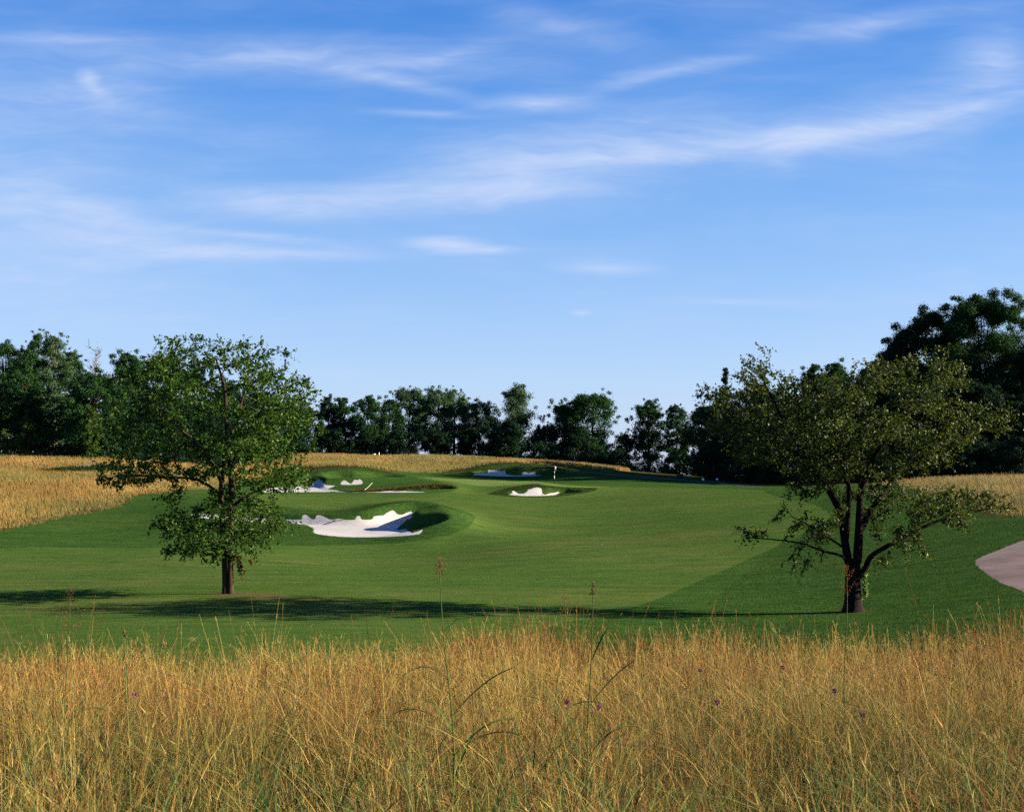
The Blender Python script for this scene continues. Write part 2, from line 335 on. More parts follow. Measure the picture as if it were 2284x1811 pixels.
SANDS = [
 ([(425, 1151), (440, 1145), (470, 1147), (505, 1147), (520, 1152), (560, 1151), (600, 1157), (640, 1158), (660, 1159), (673, 1158), (674, 1151), (682, 1148), (693, 1156), (703, 1158), (706, 1149), (720, 1151), (734, 1158), (746, 1158.6), (754, 1156.5), (771, 1159), (791, 1159), (795, 1152), (803, 1151), (807, 1158.5), (830, 1158), (833, 1152), (844, 1150), (856, 1149), (862, 1144), (877, 1138), (885, 1146), (897, 1148), (916.5, 1139.6), (919.6, 1152), (901, 1165), (885, 1182), (905, 1180), (919.6, 1188.6), (942, 1181), (938, 1189.6), (925.7, 1192.6), (885, 1196), (824, 1198), (762, 1197), (711, 1191.6), (698, 1185.5), (700, 1180), (687, 1172), (666.5, 1168), (640, 1166), (560, 1164), (480, 1158)], 'large white sand bunker with ragged back edge beside the left tree'),
 ([(590, 1090), (640, 1087), (690, 1082), (704, 1072), (713, 1070), (721, 1076), (727, 1082), (747.7, 1083), (734, 1089), (732, 1091), (757, 1094.6), (780, 1096.6), (836, 1097.3), (846, 1095.8), (889.6, 1095), (924, 1096.3), (949, 1098), (869, 1098.4), (836, 1098.1), (790, 1097.6), (743, 1097.2), (706, 1097), (590, 1098)], 'long thin sand bunker curling round the green grass finger'),
 ([(760, 1080.7), (767, 1071), (775.5, 1075), (782.4, 1079), (785, 1077), (791, 1069.6), (797.7, 1071.2), (801, 1068.6), (806, 1071), (809, 1077), (800, 1080.5)], 'small pair of white sand flashes under the dark mound'),
 ([(1133.5, 1103), (1144.6, 1100), (1142, 1096), (1146, 1094.7), (1155.6, 1100.7), (1168, 1100.7), (1176, 1096), (1178, 1092), (1187, 1089.6), (1193.5, 1087), (1201, 1087.3), (1208.5, 1090.4), (1208.5, 1098), (1214, 1103), (1226.6, 1100), (1236, 1099), (1246, 1096.8), (1245.5, 1103), (1217, 1106), (1178, 1106.3), (1154, 1105.6)], 'small greenside sand bunker in front of the flag'),
 ([(1056, 1058), (1066, 1055.4), (1073.6, 1056), (1078, 1055), (1088, 1055.7), (1088.6, 1048.6), (1106.7, 1048.6), (1118, 1051), (1127, 1048.6), (1128, 1057.3), (1143, 1059.7), (1162, 1060.2), (1166.7, 1053.4), (1172, 1051.8), (1179, 1055.7), (1193.5, 1051.8), (1195, 1060), (1207.7, 1058), (1198, 1061), (1162, 1062.3), (1130, 1062.3), (1083, 1060.8), (1058, 1059.7)], 'shaded sand bunker in the bank behind the green'),
]
SANDW = [(ragged(p), l) for p, l in SANDS]
def opx(P):
    Q = np.array([hit(X, Y) for X, Y in catmull(P, 9, False)]); Q += (np.stack([vnoise(Q[:, 0] * 4, Q[:, 1] * 4, 3), vnoise(Q[:, 0] * 4, Q[:, 1] * 4, 4)], -1) - .5) * .12
    return Q
PATHS = [
 (np.concatenate([xd([(3900, 62), (3000, 58.5)], 1), opx([(2600, 1152), (2420, 1172), (2284, 1205), (2224, 1228), (2186, 1243), (2177, 1252), (2182, 1264), (2215, 1289), (2284, 1321), (2400, 1368)]), xd([(2600, 30.2), (3000, 29.5), (3900, 29)], 3)[:-3], xd([(3900, 31.6), (3000, 32), (2600, 32.8)], 1), opx([(2400, 1332), (2320, 1290), (2292, 1262), (2330, 1238), (2420, 1205), (2600, 1178)]), xd([(3000, 55.5), (3900, 58.5)], 1)]), 'pinkish concrete cart path bending at the right edge'),
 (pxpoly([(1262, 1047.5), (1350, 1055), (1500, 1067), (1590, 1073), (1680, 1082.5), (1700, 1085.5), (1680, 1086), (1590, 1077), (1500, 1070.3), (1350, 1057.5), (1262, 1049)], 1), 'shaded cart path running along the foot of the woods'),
 (pxpoly([(160, 1040), (185, 1034.7), (218, 1031), (206, 1040)], 1), 'short bit of pale cart path on the left hill'),
]
PATHW = [(np.array(p), l) for p, l in PATHS]
TEE = pxpoly([(70, 1052), (130, 1045), (200, 1041), (280, 1040), (300, 1050), (230, 1056), (140, 1056)], 2)

def build_terrain():
    pts = []
    rows = [-60, -30, -12, -4, 0, 2]
    d = 3.0
    while d < 300: rows.append(d); d += max(.45, d * .0125)
    d = 310.
    while d < 9000: rows.append(d); d *= 1.13
    for i, d in enumerate(rows):
        W = max(40, abs(d) * .62 + 14); st = max(.55, abs(d) * .0135)
        if d > 300: W = max(230, d * .75); st = W / 24
        xs = np.arange(-W, W + st, st) + (st / 2 if i % 2 else 0)
        pts.append(np.stack([xs, np.full(len(xs), d)], -1))
        side = W * np.array([1.25, 1.7, 2.4, 4, 8]); side = np.concatenate([-side[::-1], side])
        if i % 3 == 0: pts.append(np.stack([side, np.full(10, d)], -1))
    for poly, fl, k in CARVE:                       # denser survey round the bunkers
        lo = poly.min(0) - 5; hi = poly.max(0) + 6; s = .34 if poly[0, 1] < 100 else .5
        gx, gy = np.meshgrid(np.arange(lo[0], hi[0], s), np.arange(lo[1], hi[1], s)); gx = gx + (np.arange(len(gx)) % 2)[:, None] * s / 2
        pts.append(np.stack([gx.ravel(), gy.ravel()], -1))
    pts = np.concatenate(pts)
    polys = [MOWN, FAIR, *COLLARS, GREEN, TEE] + [p for p, _ in SANDW] + [p for p, _ in PATHW]
    V = [Vector(p) for p in pts]; E = []
    for P in polys:
        b = len(V); V += [Vector(p) for p in P]; n = len(P)
        E += [(b + i, b + (i + 1) % n) for i in range(n)]
    v, e, f, *_ = delaunay_2d_cdt(V, E, [], 0, 1e-4)
    v = np.array([(a.x, a.y) for a in v]); f = np.array([t for t in f if len(t) == 3], np.int64)
    cen = v[f].mean(1); x, y = cen[:, 0], cen[:, 1]
    # counter-clockwise
    a = v[f[:, 1]] - v[f[:, 0]]; b = v[f[:, 2]] - v[f[:, 0]]
    fl = (a[:, 0] * b[:, 1] - a[:, 1] * b[:, 0]) < 0; f[fl] = f[fl][:, ::-1]
    zone = np.zeros(len(f), int)
    zone[inside(x, y, MOWN) | inside(x, y, TEE)] = 1
    zone[inside(x, y, FAIR)] = 2
    for c in COLLARS: zone[inside(x, y, c)] = 1
    zone[inside(x, y, GREEN)] = 3
    for i, (pp, _) in enumerate(PATHW): zone[inside(x, y, pp)] = 10 + i
    for i, (pp, _) in enumerate(SANDW): zone[inside(x, y, pp)] = 20 + i
    z = H(v[:, 0], v[:, 1])
    return np.concatenate([v, z[:, None]], 1), f, zone

# ----------------------------------------------------------------- materials
def mat(name):
    m = bpy.data.materials.new(name); m.use_nodes = True; t = NT(m.node_tree)
    b = t.n['Principled BSDF']; return m, t, b
def turf(name, dark, light, dry, fine, dryness, stripe=0.0, spec=.15, bump=.5, worn=()):
    m, t, b = mat(name)
    g = t.new('ShaderNodeNewGeometry').outputs['Position']
    n1 = t.noise(t.mapping(g, scale=(.05, .11, .1)), 1.0, 5, .6, .6)
    n2 = t.noise(t.mapping(g, scale=(.35, 1.1, .5)), 1.0, 4, .6)
    n3 = t.noise(g, fine, 3, .7)
    n4 = t.noise(g, fine * .22, 3, .65)
    f = t.math('MULTIPLY_ADD', n2.outputs[0], .45, t.math('MULTIPLY', n3.outputs[0], .55))
    f = t.math('MULTIPLY_ADD', n4.outputs[0], .35, f)
    n5 = t.noise(t.mapping(g, scale=(.9, 1.6, 1)), 1.7, 4, .7)
    f = t.math('MULTIPLY_ADD', t.math('SUBTRACT', n5.outputs[0], .5), .5, f)
    col = t.mix(t.rng(f, .53, .82), dark, light)
    dm = t.math('MULTIPLY', t.rng(n1.outputs[0], .47, .72), t.rng(n2.outputs[0], .35, .68))
    col = t.mix(t.math('MULTIPLY', dm, dryness), col, dry)
    if worn:
        n6 = t.noise(g, 1.6, 5, .7)
        for (wx, wy, ra, rb) in worn:
            mp = t.mapping(g, (wx, wy, 0), (0, 0, 0), (ra, rb, 99), 'TEXTURE')
            gr = t.new('ShaderNodeTexGradient', gradient_type='SPHERICAL'); t.put(gr.inputs[0], t.mapping(mp, scale=(1, 1, 0)))
            col = t.mix(t.rng(t.math('MULTIPLY', gr.outputs[1], n6.outputs[0]), .12, .34, 0, .85), col, (.085, .060, .030))
    if stripe:
        w = t.new('ShaderNodeTexWave', wave_type='BANDS', bands_direction='X'); t.put(w.inputs['Vector'], t.mapping(g, rot=(0, 0, R(63))))
        w.inputs['Scale'].default_value = .12; w.inputs['Distortion'].default_value = 3.0; w.inputs['Detail'].default_value = 2; w.inputs['Detail Scale'].default_value = .3
        col = t.mix(t.math('MULTIPLY', w.outputs['Fac'], stripe), col, light)
    t.put(b.inputs['Base Color'], col); b.inputs['Roughness'].default_value = .75
    b.inputs['Specular IOR Level'].default_value = 0.0
    b.inputs['Sheen Weight'].default_value = 0.0; b.inputs['Sheen Roughness'].default_value = .6
    t.put(b.inputs['Sheen Tint'], light)
    bp = t.new('ShaderNodeBump'); bp.inputs['Strength'].default_value = bump; bp.inputs['Distance'].default_value = .05
    t.put(bp.inputs['Height'], n3.outputs[0]); t.l.new(bp.outputs[0], b.inputs['Normal'])
    return m
M = {}
M['fairway'] = turf('fairway turf', (.025, .056, .012), (.056, .096, .020), (.115, .104, .036), 26, .8, .15, worn=[(P3(545, 40.6)[0], 40.6, 2.3, 1.5), (P3(640, 39.2)[0], 39.2, 2.6, .9), (P3(505, 41)[0], 41, .8, .7)])
M['rough'] = turf('rough turf', (.0145, .041, .009), (.037, .077, .0155), (.066, .076, .020), 14, .35, 0, .1, .9, worn=[(P3(1901, 36)[0] - .1, 36, 1.0, .8)])
M['green'] = turf('green turf', (.066, .108, .026), (.095, .138, .036), (.110, .13, .045), 30, .3, .2)
M['ground'] = turf('meadow floor', (.03, .03, .010), (.06, .05, .018), (.09, .06, .02), 9, .8, 0, .1, .8)
m, t, b = mat('bunker sand'); M['sand'] = m
g = t.new('ShaderNodeNewGeometry').outputs['Position']
n = t.noise(g, .8, 7, .72); n2 = t.noise(t.mapping(g, scale=(1, 5, 3)), 3.0, 4, .6)
t.put(b.inputs['Base Color'], t.mix(n.outputs[0], (.28, .268, .256), (.385, .372, .36))); b.inputs['Roughness'].default_value = .95
bp = t.new('ShaderNodeBump'); bp.inputs['Strength'].default_value = .35; bp.inputs['Distance'].default_value = .05
t.put(bp.inputs['Height'], n2.outputs[0]); t.l.new(bp.outputs[0], b.inputs['Normal'])
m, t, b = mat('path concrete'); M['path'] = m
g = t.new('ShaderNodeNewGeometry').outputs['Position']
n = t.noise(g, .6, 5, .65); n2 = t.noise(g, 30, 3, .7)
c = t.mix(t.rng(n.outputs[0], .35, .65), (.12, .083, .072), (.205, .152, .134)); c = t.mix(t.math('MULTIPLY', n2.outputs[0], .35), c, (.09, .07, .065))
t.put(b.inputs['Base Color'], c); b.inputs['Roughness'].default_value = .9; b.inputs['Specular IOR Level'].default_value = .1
m, t, b = mat('old asphalt'); M['path_shaded'] = m  # darker path colour: the woods' shade is deepened in the base colour
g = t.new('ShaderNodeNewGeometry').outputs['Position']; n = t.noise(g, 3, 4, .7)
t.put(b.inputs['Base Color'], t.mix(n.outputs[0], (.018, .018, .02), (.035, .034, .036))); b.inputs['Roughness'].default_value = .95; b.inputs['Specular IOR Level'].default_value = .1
def leafy(name, a, bcol, c, trans=.35, rough=.5, spec=.3):
    m, t, b = mat(name)
    at = t.new('ShaderNodeAttribute', attribute_name='v')
    col = t.ramp(at.outputs['Fac'], [(0, a), (.55, bcol), (1, c)])
    t.put(b.inputs['Base Color'], col); b.inputs['Roughness'].default_value = rough; b.inputs['Specular IOR Level'].default_value = spec
    tr = t.new('ShaderNodeBsdfTranslucent')
    t.put(tr.inputs['Color'], t.mix(.5, col, t.mix(1.0, col, (1.5, 1.35, .35), 'MULTIPLY')))
    mx = t.new('ShaderNodeMixShader'); mx.inputs[0].default_value = trans
    t.l.new(b.outputs[0], mx.inputs[1]); t.l.new(tr.outputs[0], mx.inputs[2])
    t.l.new(mx.outputs[0], t.n['Material Output'].inputs[0])
    return m
M['leaf_hornbeam'] = leafy('fresh green leaves', (.010, .032, .005), (.027, .068, .009), (.090, .140, .016), .32, .5, .12) # (0.0099, 0.0341, 0.0099), (0.0211, 0.0620, 0.0149), (0.0465, 0.0930, 0.0186), .3)
M['leaf_olive'] = leafy('olive green leaves', (.011, .025, .005), (.031, .050, .009), (.090, .106, .016), .28, .5, .1) # (0.0136, 0.0279, 0.0074), (0.0310, 0.0508, 0.0124), (0.0589, 0.0713, 0.0186), .3)
M['leaf_wood'] = leafy('woodland leaves', (.007, .024, .009), (.017, .050, .015), (.036, .085, .021), .22, .7, .04) #(0.0062, 0.0211, 0.0087), (0.0136, 0.0409, 0.0149), (0.0279, 0.0651, 0.0186), .22, .7, .04)
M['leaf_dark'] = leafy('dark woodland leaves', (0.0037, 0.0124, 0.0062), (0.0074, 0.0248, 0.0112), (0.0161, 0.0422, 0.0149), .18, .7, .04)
M['leaf_grey'] = leafy('grey green leaves', (.020, .048, .022), (.042, .082, .036), (.075, .12, .05), .25, .7, .04) #(0.0124, 0.0285, 0.0161), (0.0260, 0.0508, 0.0273), (0.0465, 0.0744, 0.0341), .25, .7, .04)
M['leaf_yellow'] = leafy('yellow green leaves', (0.0186, 0.0446, 0.0087), (0.0384, 0.0744, 0.0136), (0.0682, 0.0992, 0.0186), .3, .7, .04)
M['leaf_conifer'] = leafy('dark conifer needles', (0.0031, 0.0112, 0.0062), (0.0062, 0.0198, 0.0099), (0.0112, 0.0310, 0.0124), .08, .7, .04)
M['leaf_brown'] = leafy('withered brown leaves', (0.0620, 0.0279, 0.0112), (0.0992, 0.0496, 0.0186), (0.1364, 0.0744, 0.0248), .3)
M['leaf_ivy'] = leafy('ivy leaves', (0.0310, 0.0744, 0.0124), (0.0558, 0.1116, 0.0186), (0.0868, 0.1488, 0.0310), .4)
def bark(name, a, bb):
    m, t, b = mat(name)
    g = t.new('ShaderNodeTexCoord').outputs['Object']
    n = t.noise(t.mapping(g, scale=(9, 9, 1.6)), 2.0, 5, .7, .5)
    t.put(b.inputs['Base Color'], t.mix(t.rng(n.outputs[0], .3, .7), a, bb)); b.inputs['Roughness'].default_value = .9; b.inputs['Specular IOR Level'].default_value = .08
    bp = t.new('ShaderNodeBump'); bp.inputs['Strength'].default_value = .9; bp.inputs['Distance'].default_value = .04
    t.put(bp.inputs['Height'], n.outputs[0]); t.l.new(bp.outputs[0], b.inputs['Normal'])
    return m
M['bark'] = bark('brown bark', (.010, .007, .005), (.060, .040, .025))
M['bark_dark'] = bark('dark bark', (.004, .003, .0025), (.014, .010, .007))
M['bark_pale'] = bark('pale bark', (.12, .10, .08), (.24, .20, .16))
M['bark_grey'] = bark('grey dead wood', (.07, .06, .058), (.13, .115, .11))
def strawy(name, trans=.3):
    m, t, b = mat(name)
    at = t.new('ShaderNodeAttribute', attribute_name='col')
    t.put(b.inputs['Base Color'], at.outputs['Color']); b.inputs['Roughness'].default_value = .7; b.inputs['Specular IOR Level'].default_value = .1
    tr = t.new('ShaderNodeBsdfTranslucent'); t.put(tr.inputs['Color'], at.outputs['Color'])
    mx = t.new('ShaderNodeMixShader'); mx.inputs[0].default_value = trans
    t.l.new(b.outputs[0], mx.inputs[1]); t.l.new(tr.outputs[0], mx.inputs[2]); t.l.new(mx.outputs[0], t.n['Material Output'].inputs[0])
    return m
M['straw'] = strawy('grass blades')
def paint(name, c, r=.5):
    m, t, b = mat(name)
    n = t.noise(t.new('ShaderNodeTexCoord').outputs['Object'], 14, 3)
    t.put(b.inputs['Base Color'], t.mix(t.math('MULTIPLY', n.outputs[0], .3), c, tuple(x * .7 for x in c))); b.inputs['Roughness'].default_value = r
    return m
M['white'] = paint('white paint', (.82, .82, .80)); M['black'] = paint('black paint', (.02, .02, .02)); M['cloth'] = paint('white flag cloth', (.85, .84, .82), .9)
M['wood'] = paint('brown rake wood', (.12, .06, .035), .7); M['greyhandle'] = paint('grey rake handle', (.5, .48, .44), .6)
M['petal'] = paint('purple petals', (.20, .05, .16), .8)

# ----------------------------------------------------------------- build ground
TV, TF, TZ = build_terrain()
_e = np.clip(np.abs(TV[:, 1]) * .002, .04, 2.0)
TN = np.stack([-(H(TV[:, 0] + _e, TV[:, 1]) - H(TV[:, 0] - _e, TV[:, 1])) / (2 * _e), -(H(TV[:, 0], TV[:, 1] + _e) - H(TV[:, 0], TV[:, 1] - _e)) / (2 * _e), np.ones(len(TV))], -1)
TN /= np.linalg.norm(TN, axis=1, keepdims=True)
def zone_obj(name, ids, matl):
    f = TF[np.isin(TZ, ids)]
    if not len(f): return None
    u, inv = np.unique(f, return_inverse=True)
    me = mesh_np(name, TV[u], inv.reshape(-1, 3), True); me.normals_split_custom_set_from_vertices(TN[u].tolist())
    o = link(name, me, matl); o['kind'] = 'structure'; return o
tag(zone_obj('ground', [0], M['ground']), 'dry meadow soil under the tall grass and the woods')
tag(zone_obj('rough', [1], M['rough']), 'darker green mown rough bordering the fairway and bunkers')
tag(zone_obj('fairway', [2], M['fairway']), 'closely mown light green fairway sweeping up to the green')
tag(zone_obj('putting_green', [3], M['green']), 'pale smooth putting green around the flagstick')
for i, (_, l) in enumerate(PATHW): tag(zone_obj('cart_path', [10 + i], M['path_shaded' if i == 1 else 'path']), l)
for i, (_, l) in enumerate(SANDW): tag(zone_obj('sand_bunker', [20 + i], M['sand']), l)

# ----------------------------------------------------------------- grasses
def ribbons(base, h, w, az, lean, droop, face, col, segs=3, tipw=.25, coltip=None):
    """base (n,3); ribbon blades bending towards azimuth az"""
    n = len(base); t = np.linspace(0, 1, segs + 1)[None, :]
    hor = h[:, None] * (lean[:, None] * t + droop[:, None] * t ** 2.5)
    ver = h[:, None] * (t - droop[:, None] * .55 * t ** 3 - lean[:, None] * .25 * t * t)
    ctr = base[:, None, :] + np.stack([np.cos(az)[:, None] * hor, np.sin(az)[:, None] * hor, ver], -1)
    ww = w[:, None] * .5 * (1 - (1 - tipw) * t ** 1.5)
    side = np.stack([np.cos(face), np.sin(face), 0 * face], -1)[:, None, :]
    V = np.stack([ctr - side * ww[..., None], ctr + side * ww[..., None]], 2).reshape(-1, 3)
    k = (segs + 1) * 2
    i = np.arange(segs) * 2; q = np.stack([i, i + 1, i + 3, i + 2], -1)
    F = (np.arange(n)[:, None, None] * k + q[None]).reshape(-1, 4)
    c = col[:, None, :] if coltip is None else col[:, None, :] * (1 - t[..., None]) + coltip[:, None, :] * t[..., None]
    c = np.broadcast_to(c, (n, segs + 1, 3)); c = np.repeat(c[:, :, None, :], 2, 2).reshape(-1, 3)
    return V, F, c, ctr
def gather(parts):
    Vs, Fs, Cs, off = [], [], [], 0
    for V, F, c in parts: Vs.append(V); Fs.append(F + off); Cs.append(c); off += len(V)
    return np.concatenate(Vs), np.concatenate(Fs), np.concatenate(Cs)
PAL_STRAW = .61 * np.array([(.51, .335, .095), (.60, .42, .14), (.48, .285, .075), (.42, .21, .055), (.48, .37, .10), (.36, .29, .06)])
PAL_GREEN = .5 * np.array([(.085, .12, .028), (.12, .14, .035), (.06, .10, .03), (.16, .15, .04)])
PAL_LUSH = .62 * np.array([(.25, .30, .06), (.17, .25, .05), (.30, .31, .08), (.10, .19, .05), (.34, .31, .08)])
PAL_RUST = .5 * np.array([(.30, .12, .05), (.25, .10, .045), (.36, .17, .07)])
def pal(rs, P, n, spread=.25):
    c = P[rs.integers(0, len(P), n)]; c2 = P[rs.integers(0, len(P), n)]; f = rs.random((n, 1))
    return (c * f + c2 * (1 - f)) * rs.uniform(1 - spread, 1 + spread * .6, (n, 1))
def scatter(rs, n, dmin, dmax, power, edge=1.16, extra=2.8):
    d = (rs.random(n) * (dmax ** power - dmin ** power) + dmin ** power) ** (1 / power)
    x = rs.uniform(-1, 1, n) * (d * .4145 * edge + extra)
    return x, d
def near_meadow():
    rs = np.random.default_rng(11); parts = []
    def keep(x, d):
        m = ~inside(x, d + (fbm(x * 1.3, d * 1.3, 3) - .5) * 1.6, MOWN)
        return x[m], d[m]
    def px(d): return d / 1236.0
    # tufts: long arching leaves round a crown, seeding stems standing out of them
    x, d = keep(*scatter(rs, 9600, 2.2, 21, 1.3)); hole = fbm(x * .9 + 70, d * 1.1, 61, 2); m = (hole > .36) | (rs.random(len(x)) < .15); x, d = x[m], d[m]; nt = len(x)
    gold = fbm(x * .45 + 3, d * .4, 8); size = (.38 + 1.02 * fbm(x * .7 + 4, d * .5, 17)) * rs.uniform(.7, 1.25, nt)
    size = size * (1 + .2 * np.clip((x / d - .30) / .09, 0, 1) * np.clip((d - 11) / 4, 0, 1))
    kind = rs.random(nt); gn = np.clip((gold - .47) * 3.6 + .34 + .16 * (x / d < -.05), .12, .85); kind = np.where(kind < gn, 1, np.where(rs.random(nt) < np.clip((fbm(x * .3, d * .35, 77) - .47) * 4.0 + .14 + .24 * (d < 8) + .12 * (x / d > .1) * (d < 9), .05, .8), 2, 0))
    tcol = pal(rs, PAL_STRAW, nt); tcol = np.where((kind == 1)[:, None], pal(rs, PAL_LUSH, nt), tcol); tcol = np.where((kind == 2)[:, None], pal(rs, PAL_STRAW, nt) * np.array([.62, .36, .30]), tcol)
    tcol = tcol * (.35 + 1.15 * fbm(x * .8 + 11, d * .7, 23, 3))[:, None]
    def around(cnt, r0):
        own = np.repeat(np.arange(nt), cnt); n = len(own); a_ = rs.uniform(0, 6.28, n); r_ = np.abs(rs.normal(0, r0, n))
        X, D_ = x[own] + np.cos(a_) * r_, d[own] + np.sin(a_) * r_
        m = ~inside(X, D_ + .15, MOWN); own, a_, r_, X, D_ = own[m], a_[m], r_[m], X[m], D_[m]
        return own, a_, r_, X, D_, H(X, D_)
    own, a_, r_, X, D_, Z = around(rs.poisson(19, nt), .075); n = len(own)
    h = rs.uniform(.35, .95, n) * size[own] * .82
    col = tcol[own] * rs.uniform(.65, 1.15, (n, 1)); gl = rs.random(n) < np.clip(.75 - D_ * .04, .1, .6); col = np.where(gl[:, None], pal(rs, PAL_LUSH, n) * rs.uniform(.4, 1.1, (n, 1)), col); low = np.where(rs.random((n, 1)) < .6, pal(rs, PAL_LUSH, n) * .6, pal(rs, PAL_STRAW, n) * np.array([.5, .42, .4]))
    V, F, c, _ = ribbons(np.stack([X, D_, Z - .02], -1), h, np.maximum(rs.uniform(.0030, .0085, n), px(D_) * .6), a_ + rs.normal(0, .6, n), rs.uniform(.05, .40, n) + r_ * 1.5, rs.uniform(.05, .75, n), rs.uniform(0, 6.28, n), low * .6, 6, .12, col)
    parts.append((V, F, c))
    own, a_, r_, X, D_, Z = around(rs.poisson(np.where(kind == 1, 4, 8) + 3 * (d > 11), nt), .085); n = len(own)
    h = rs.uniform(.60, 1.02, n) * size[own] * 1.0; h = np.where((rs.random(n) < .05) & (D_ > 8), h * rs.uniform(1.1, 1.3, n), h)
    stem = np.where((rs.random(n) < 1.05 * np.clip(.8 - D_ * .045, .2, .65))[:, None], pal(rs, PAL_LUSH, n), pal(rs, PAL_STRAW, n)); rust = rs.random(n) < np.where(kind[own] == 2, .8, .14)
    tip = np.where(rust[:, None], pal(rs, PAL_RUST, n) * 1.3, pal(rs, PAL_STRAW, n) * 1.25) * (.72 + .5 * fbm(X * .8 + 11, D_ * .7, 23, 3))[:, None]
    kk = kind[own][:, None]; tip = np.where((kk == 2) & (rs.random((n, 1)) < .8), tip * np.array([.85, .58, .48]), tip); tip = np.where((kk == 1) & (rs.random((n, 1)) < .65), pal(rs, PAL_LUSH, n) * .55 + tip * .45, tip)
    az = a_ + rs.normal(0, .5, n); droop = rs.uniform(.0, .14, n) + (rs.random(n) < .36) * rs.uniform(.1, .7, n)
    V, F, c, ctr = ribbons(np.stack([X, D_, Z - .02], -1), h, np.maximum(rs.uniform(.0013, .0023, n), px(D_) * .40), az, np.abs(rs.normal(.05, .08, n)) + r_ * .8, droop, rs.uniform(0, 6.28, n), stem * .85, 5, .5, tip)
    parts.append((V, F, c))
    top = ctr[:, -1]; pre = ctr[:, -2]
    for k in range(2):                               # slim seed heads hug the last part of the stem
        t = 1 - rs.uniform(.0, 1.0, n); b = top * t[:, None] + pre * (1 - t)[:, None]; dirz = (top - pre); L = np.linalg.norm(dirz, axis=1)
        e_az = np.arctan2(dirz[:, 1], dirz[:, 0]); hor = np.hypot(dirz[:, 0], dirz[:, 1]) / (L + 1e-6)
        V, F, c, _ = ribbons(b, rs.uniform(.025, .06, n), np.maximum(rs.uniform(.0025, .0050, n), px(D_) * .55), e_az + rs.normal(0, .5, n), hor * .9 + rs.uniform(0, .35, n), hor * .5, rs.uniform(0, 6.28, n), tip * rs.uniform(.75, 1.2, (n, 1)), 1, .3)
        parts.append((V, F, c))
    # loose single stems and fallen straw between the tufts
    x2, d2 = keep(*scatter(rs, 20000, 2.3, 21, 1.6)); n = len(x2); z = H(x2, d2); col = pal(rs, PAL_STRAW, n); col = np.where((rs.random(n) < .3)[:, None], pal(rs, PAL_LUSH, n), col)
    V, F, c, _ = ribbons(np.stack([x2, d2, z - .02], -1), rs.uniform(.25, .85, n) * np.clip(d2 / 7, .5, 1) * (.6 + .5 * fbm(x2 * .6 + 4, d2 * .45, 17)), np.maximum(rs.uniform(.0014, .0026, n), px(d2) * .4), rs.uniform(0, 6.28, n), np.abs(rs.normal(.1, .15, n)), rs.uniform(0, .5, n), rs.uniform(0, 6.28, n), col * .7, 4, .3, col * 1.1)
    parts.append((V, F, c))
    x2, d2 = keep(*scatter(rs, 7000, 2.3, 16, 1.3)); n = len(x2); z = H(x2, d2); col = pal(rs, PAL_STRAW, n) * 1.25
    V, F, c, _ = ribbons(np.stack([x2, d2, z + rs.uniform(.15, .5, n)], -1), rs.uniform(.3, .85, n) * np.clip(d2 / 8, .35, 1), np.maximum(.0026, px(d2) * .45), rs.uniform(0, 6.28, n), rs.uniform(.4, 1.3, n), rs.uniform(.2, 1.0, n), rs.uniform(0, 6.28, n), col, 6, .3)
    parts.append((V, F, c))
    # lush green clumps
    cxs = np.array([(1000, 5.2), (1060, 4.7), (1320, 6.0), (330, 5.0), (560, 4.5), (1230, 4.2), (1650, 5.0), (1900, 5.6), (2110, 4.4), (150, 4.2), (800, 4.0), (1450, 4.4), (1130, 5.6), (430, 7.5), (60, 6.4), (1780, 4.2), (2230, 5.4), (690, 5.6)])
    o_ = np.repeat(np.arange(len(cxs)), 42); n = len(o_); x2 = (cxs[o_, 0] - CX) / FPX * cxs[o_, 1] + rs.normal(0, .13, n); d2 = cxs[o_, 1] + rs.normal(0, .22, n); z = H(x2, d2)
    V, F, c, _ = ribbons(np.stack([x2, d2, z], -1), rs.uniform(.45, .95, n), rs.uniform(.006, .013, n), rs.uniform(0, 6.28, n), rs.uniform(.08, .5, n), rs.uniform(.05, .6, n), rs.uniform(0, 6.28, n), pal(rs, PAL_LUSH, n) * np.array([.55, .75, .8]), 7, .06)
    parts.append((V, F, c))
    # scattered broad green blades
    x2, d2 = keep(*scatter(rs, 2300, 2.6, 14, 1.3)); m = fbm(x2 * .5, d2 * .4, 8) > .45; x2, d2 = x2[m], d2[m]; n = len(x2); z = H(x2, d2); col = pal(rs, PAL_LUSH, n) * np.array([.40, .62, .7])
    V, F, c, _ = ribbons(np.stack([x2, d2, z], -1), rs.uniform(.5, 1.0, n), rs.uniform(.006, .013, n), rs.uniform(0, 6.28, n), rs.uniform(.05, .35, n), rs.uniform(.05, .5, n), rs.uniform(0, 6.28, n), col, 6, .06)
    parts.append((V, F, c))
    V, F, c = gather(parts)
    o = link('tall_grass', mesh_np('tall_grass', V, F, False, {'col': c}), M['straw'])
    tag(o, 'golden tall dry grass filling the foreground below the fairway', 'grass', kind='stuff')
near_meadow()
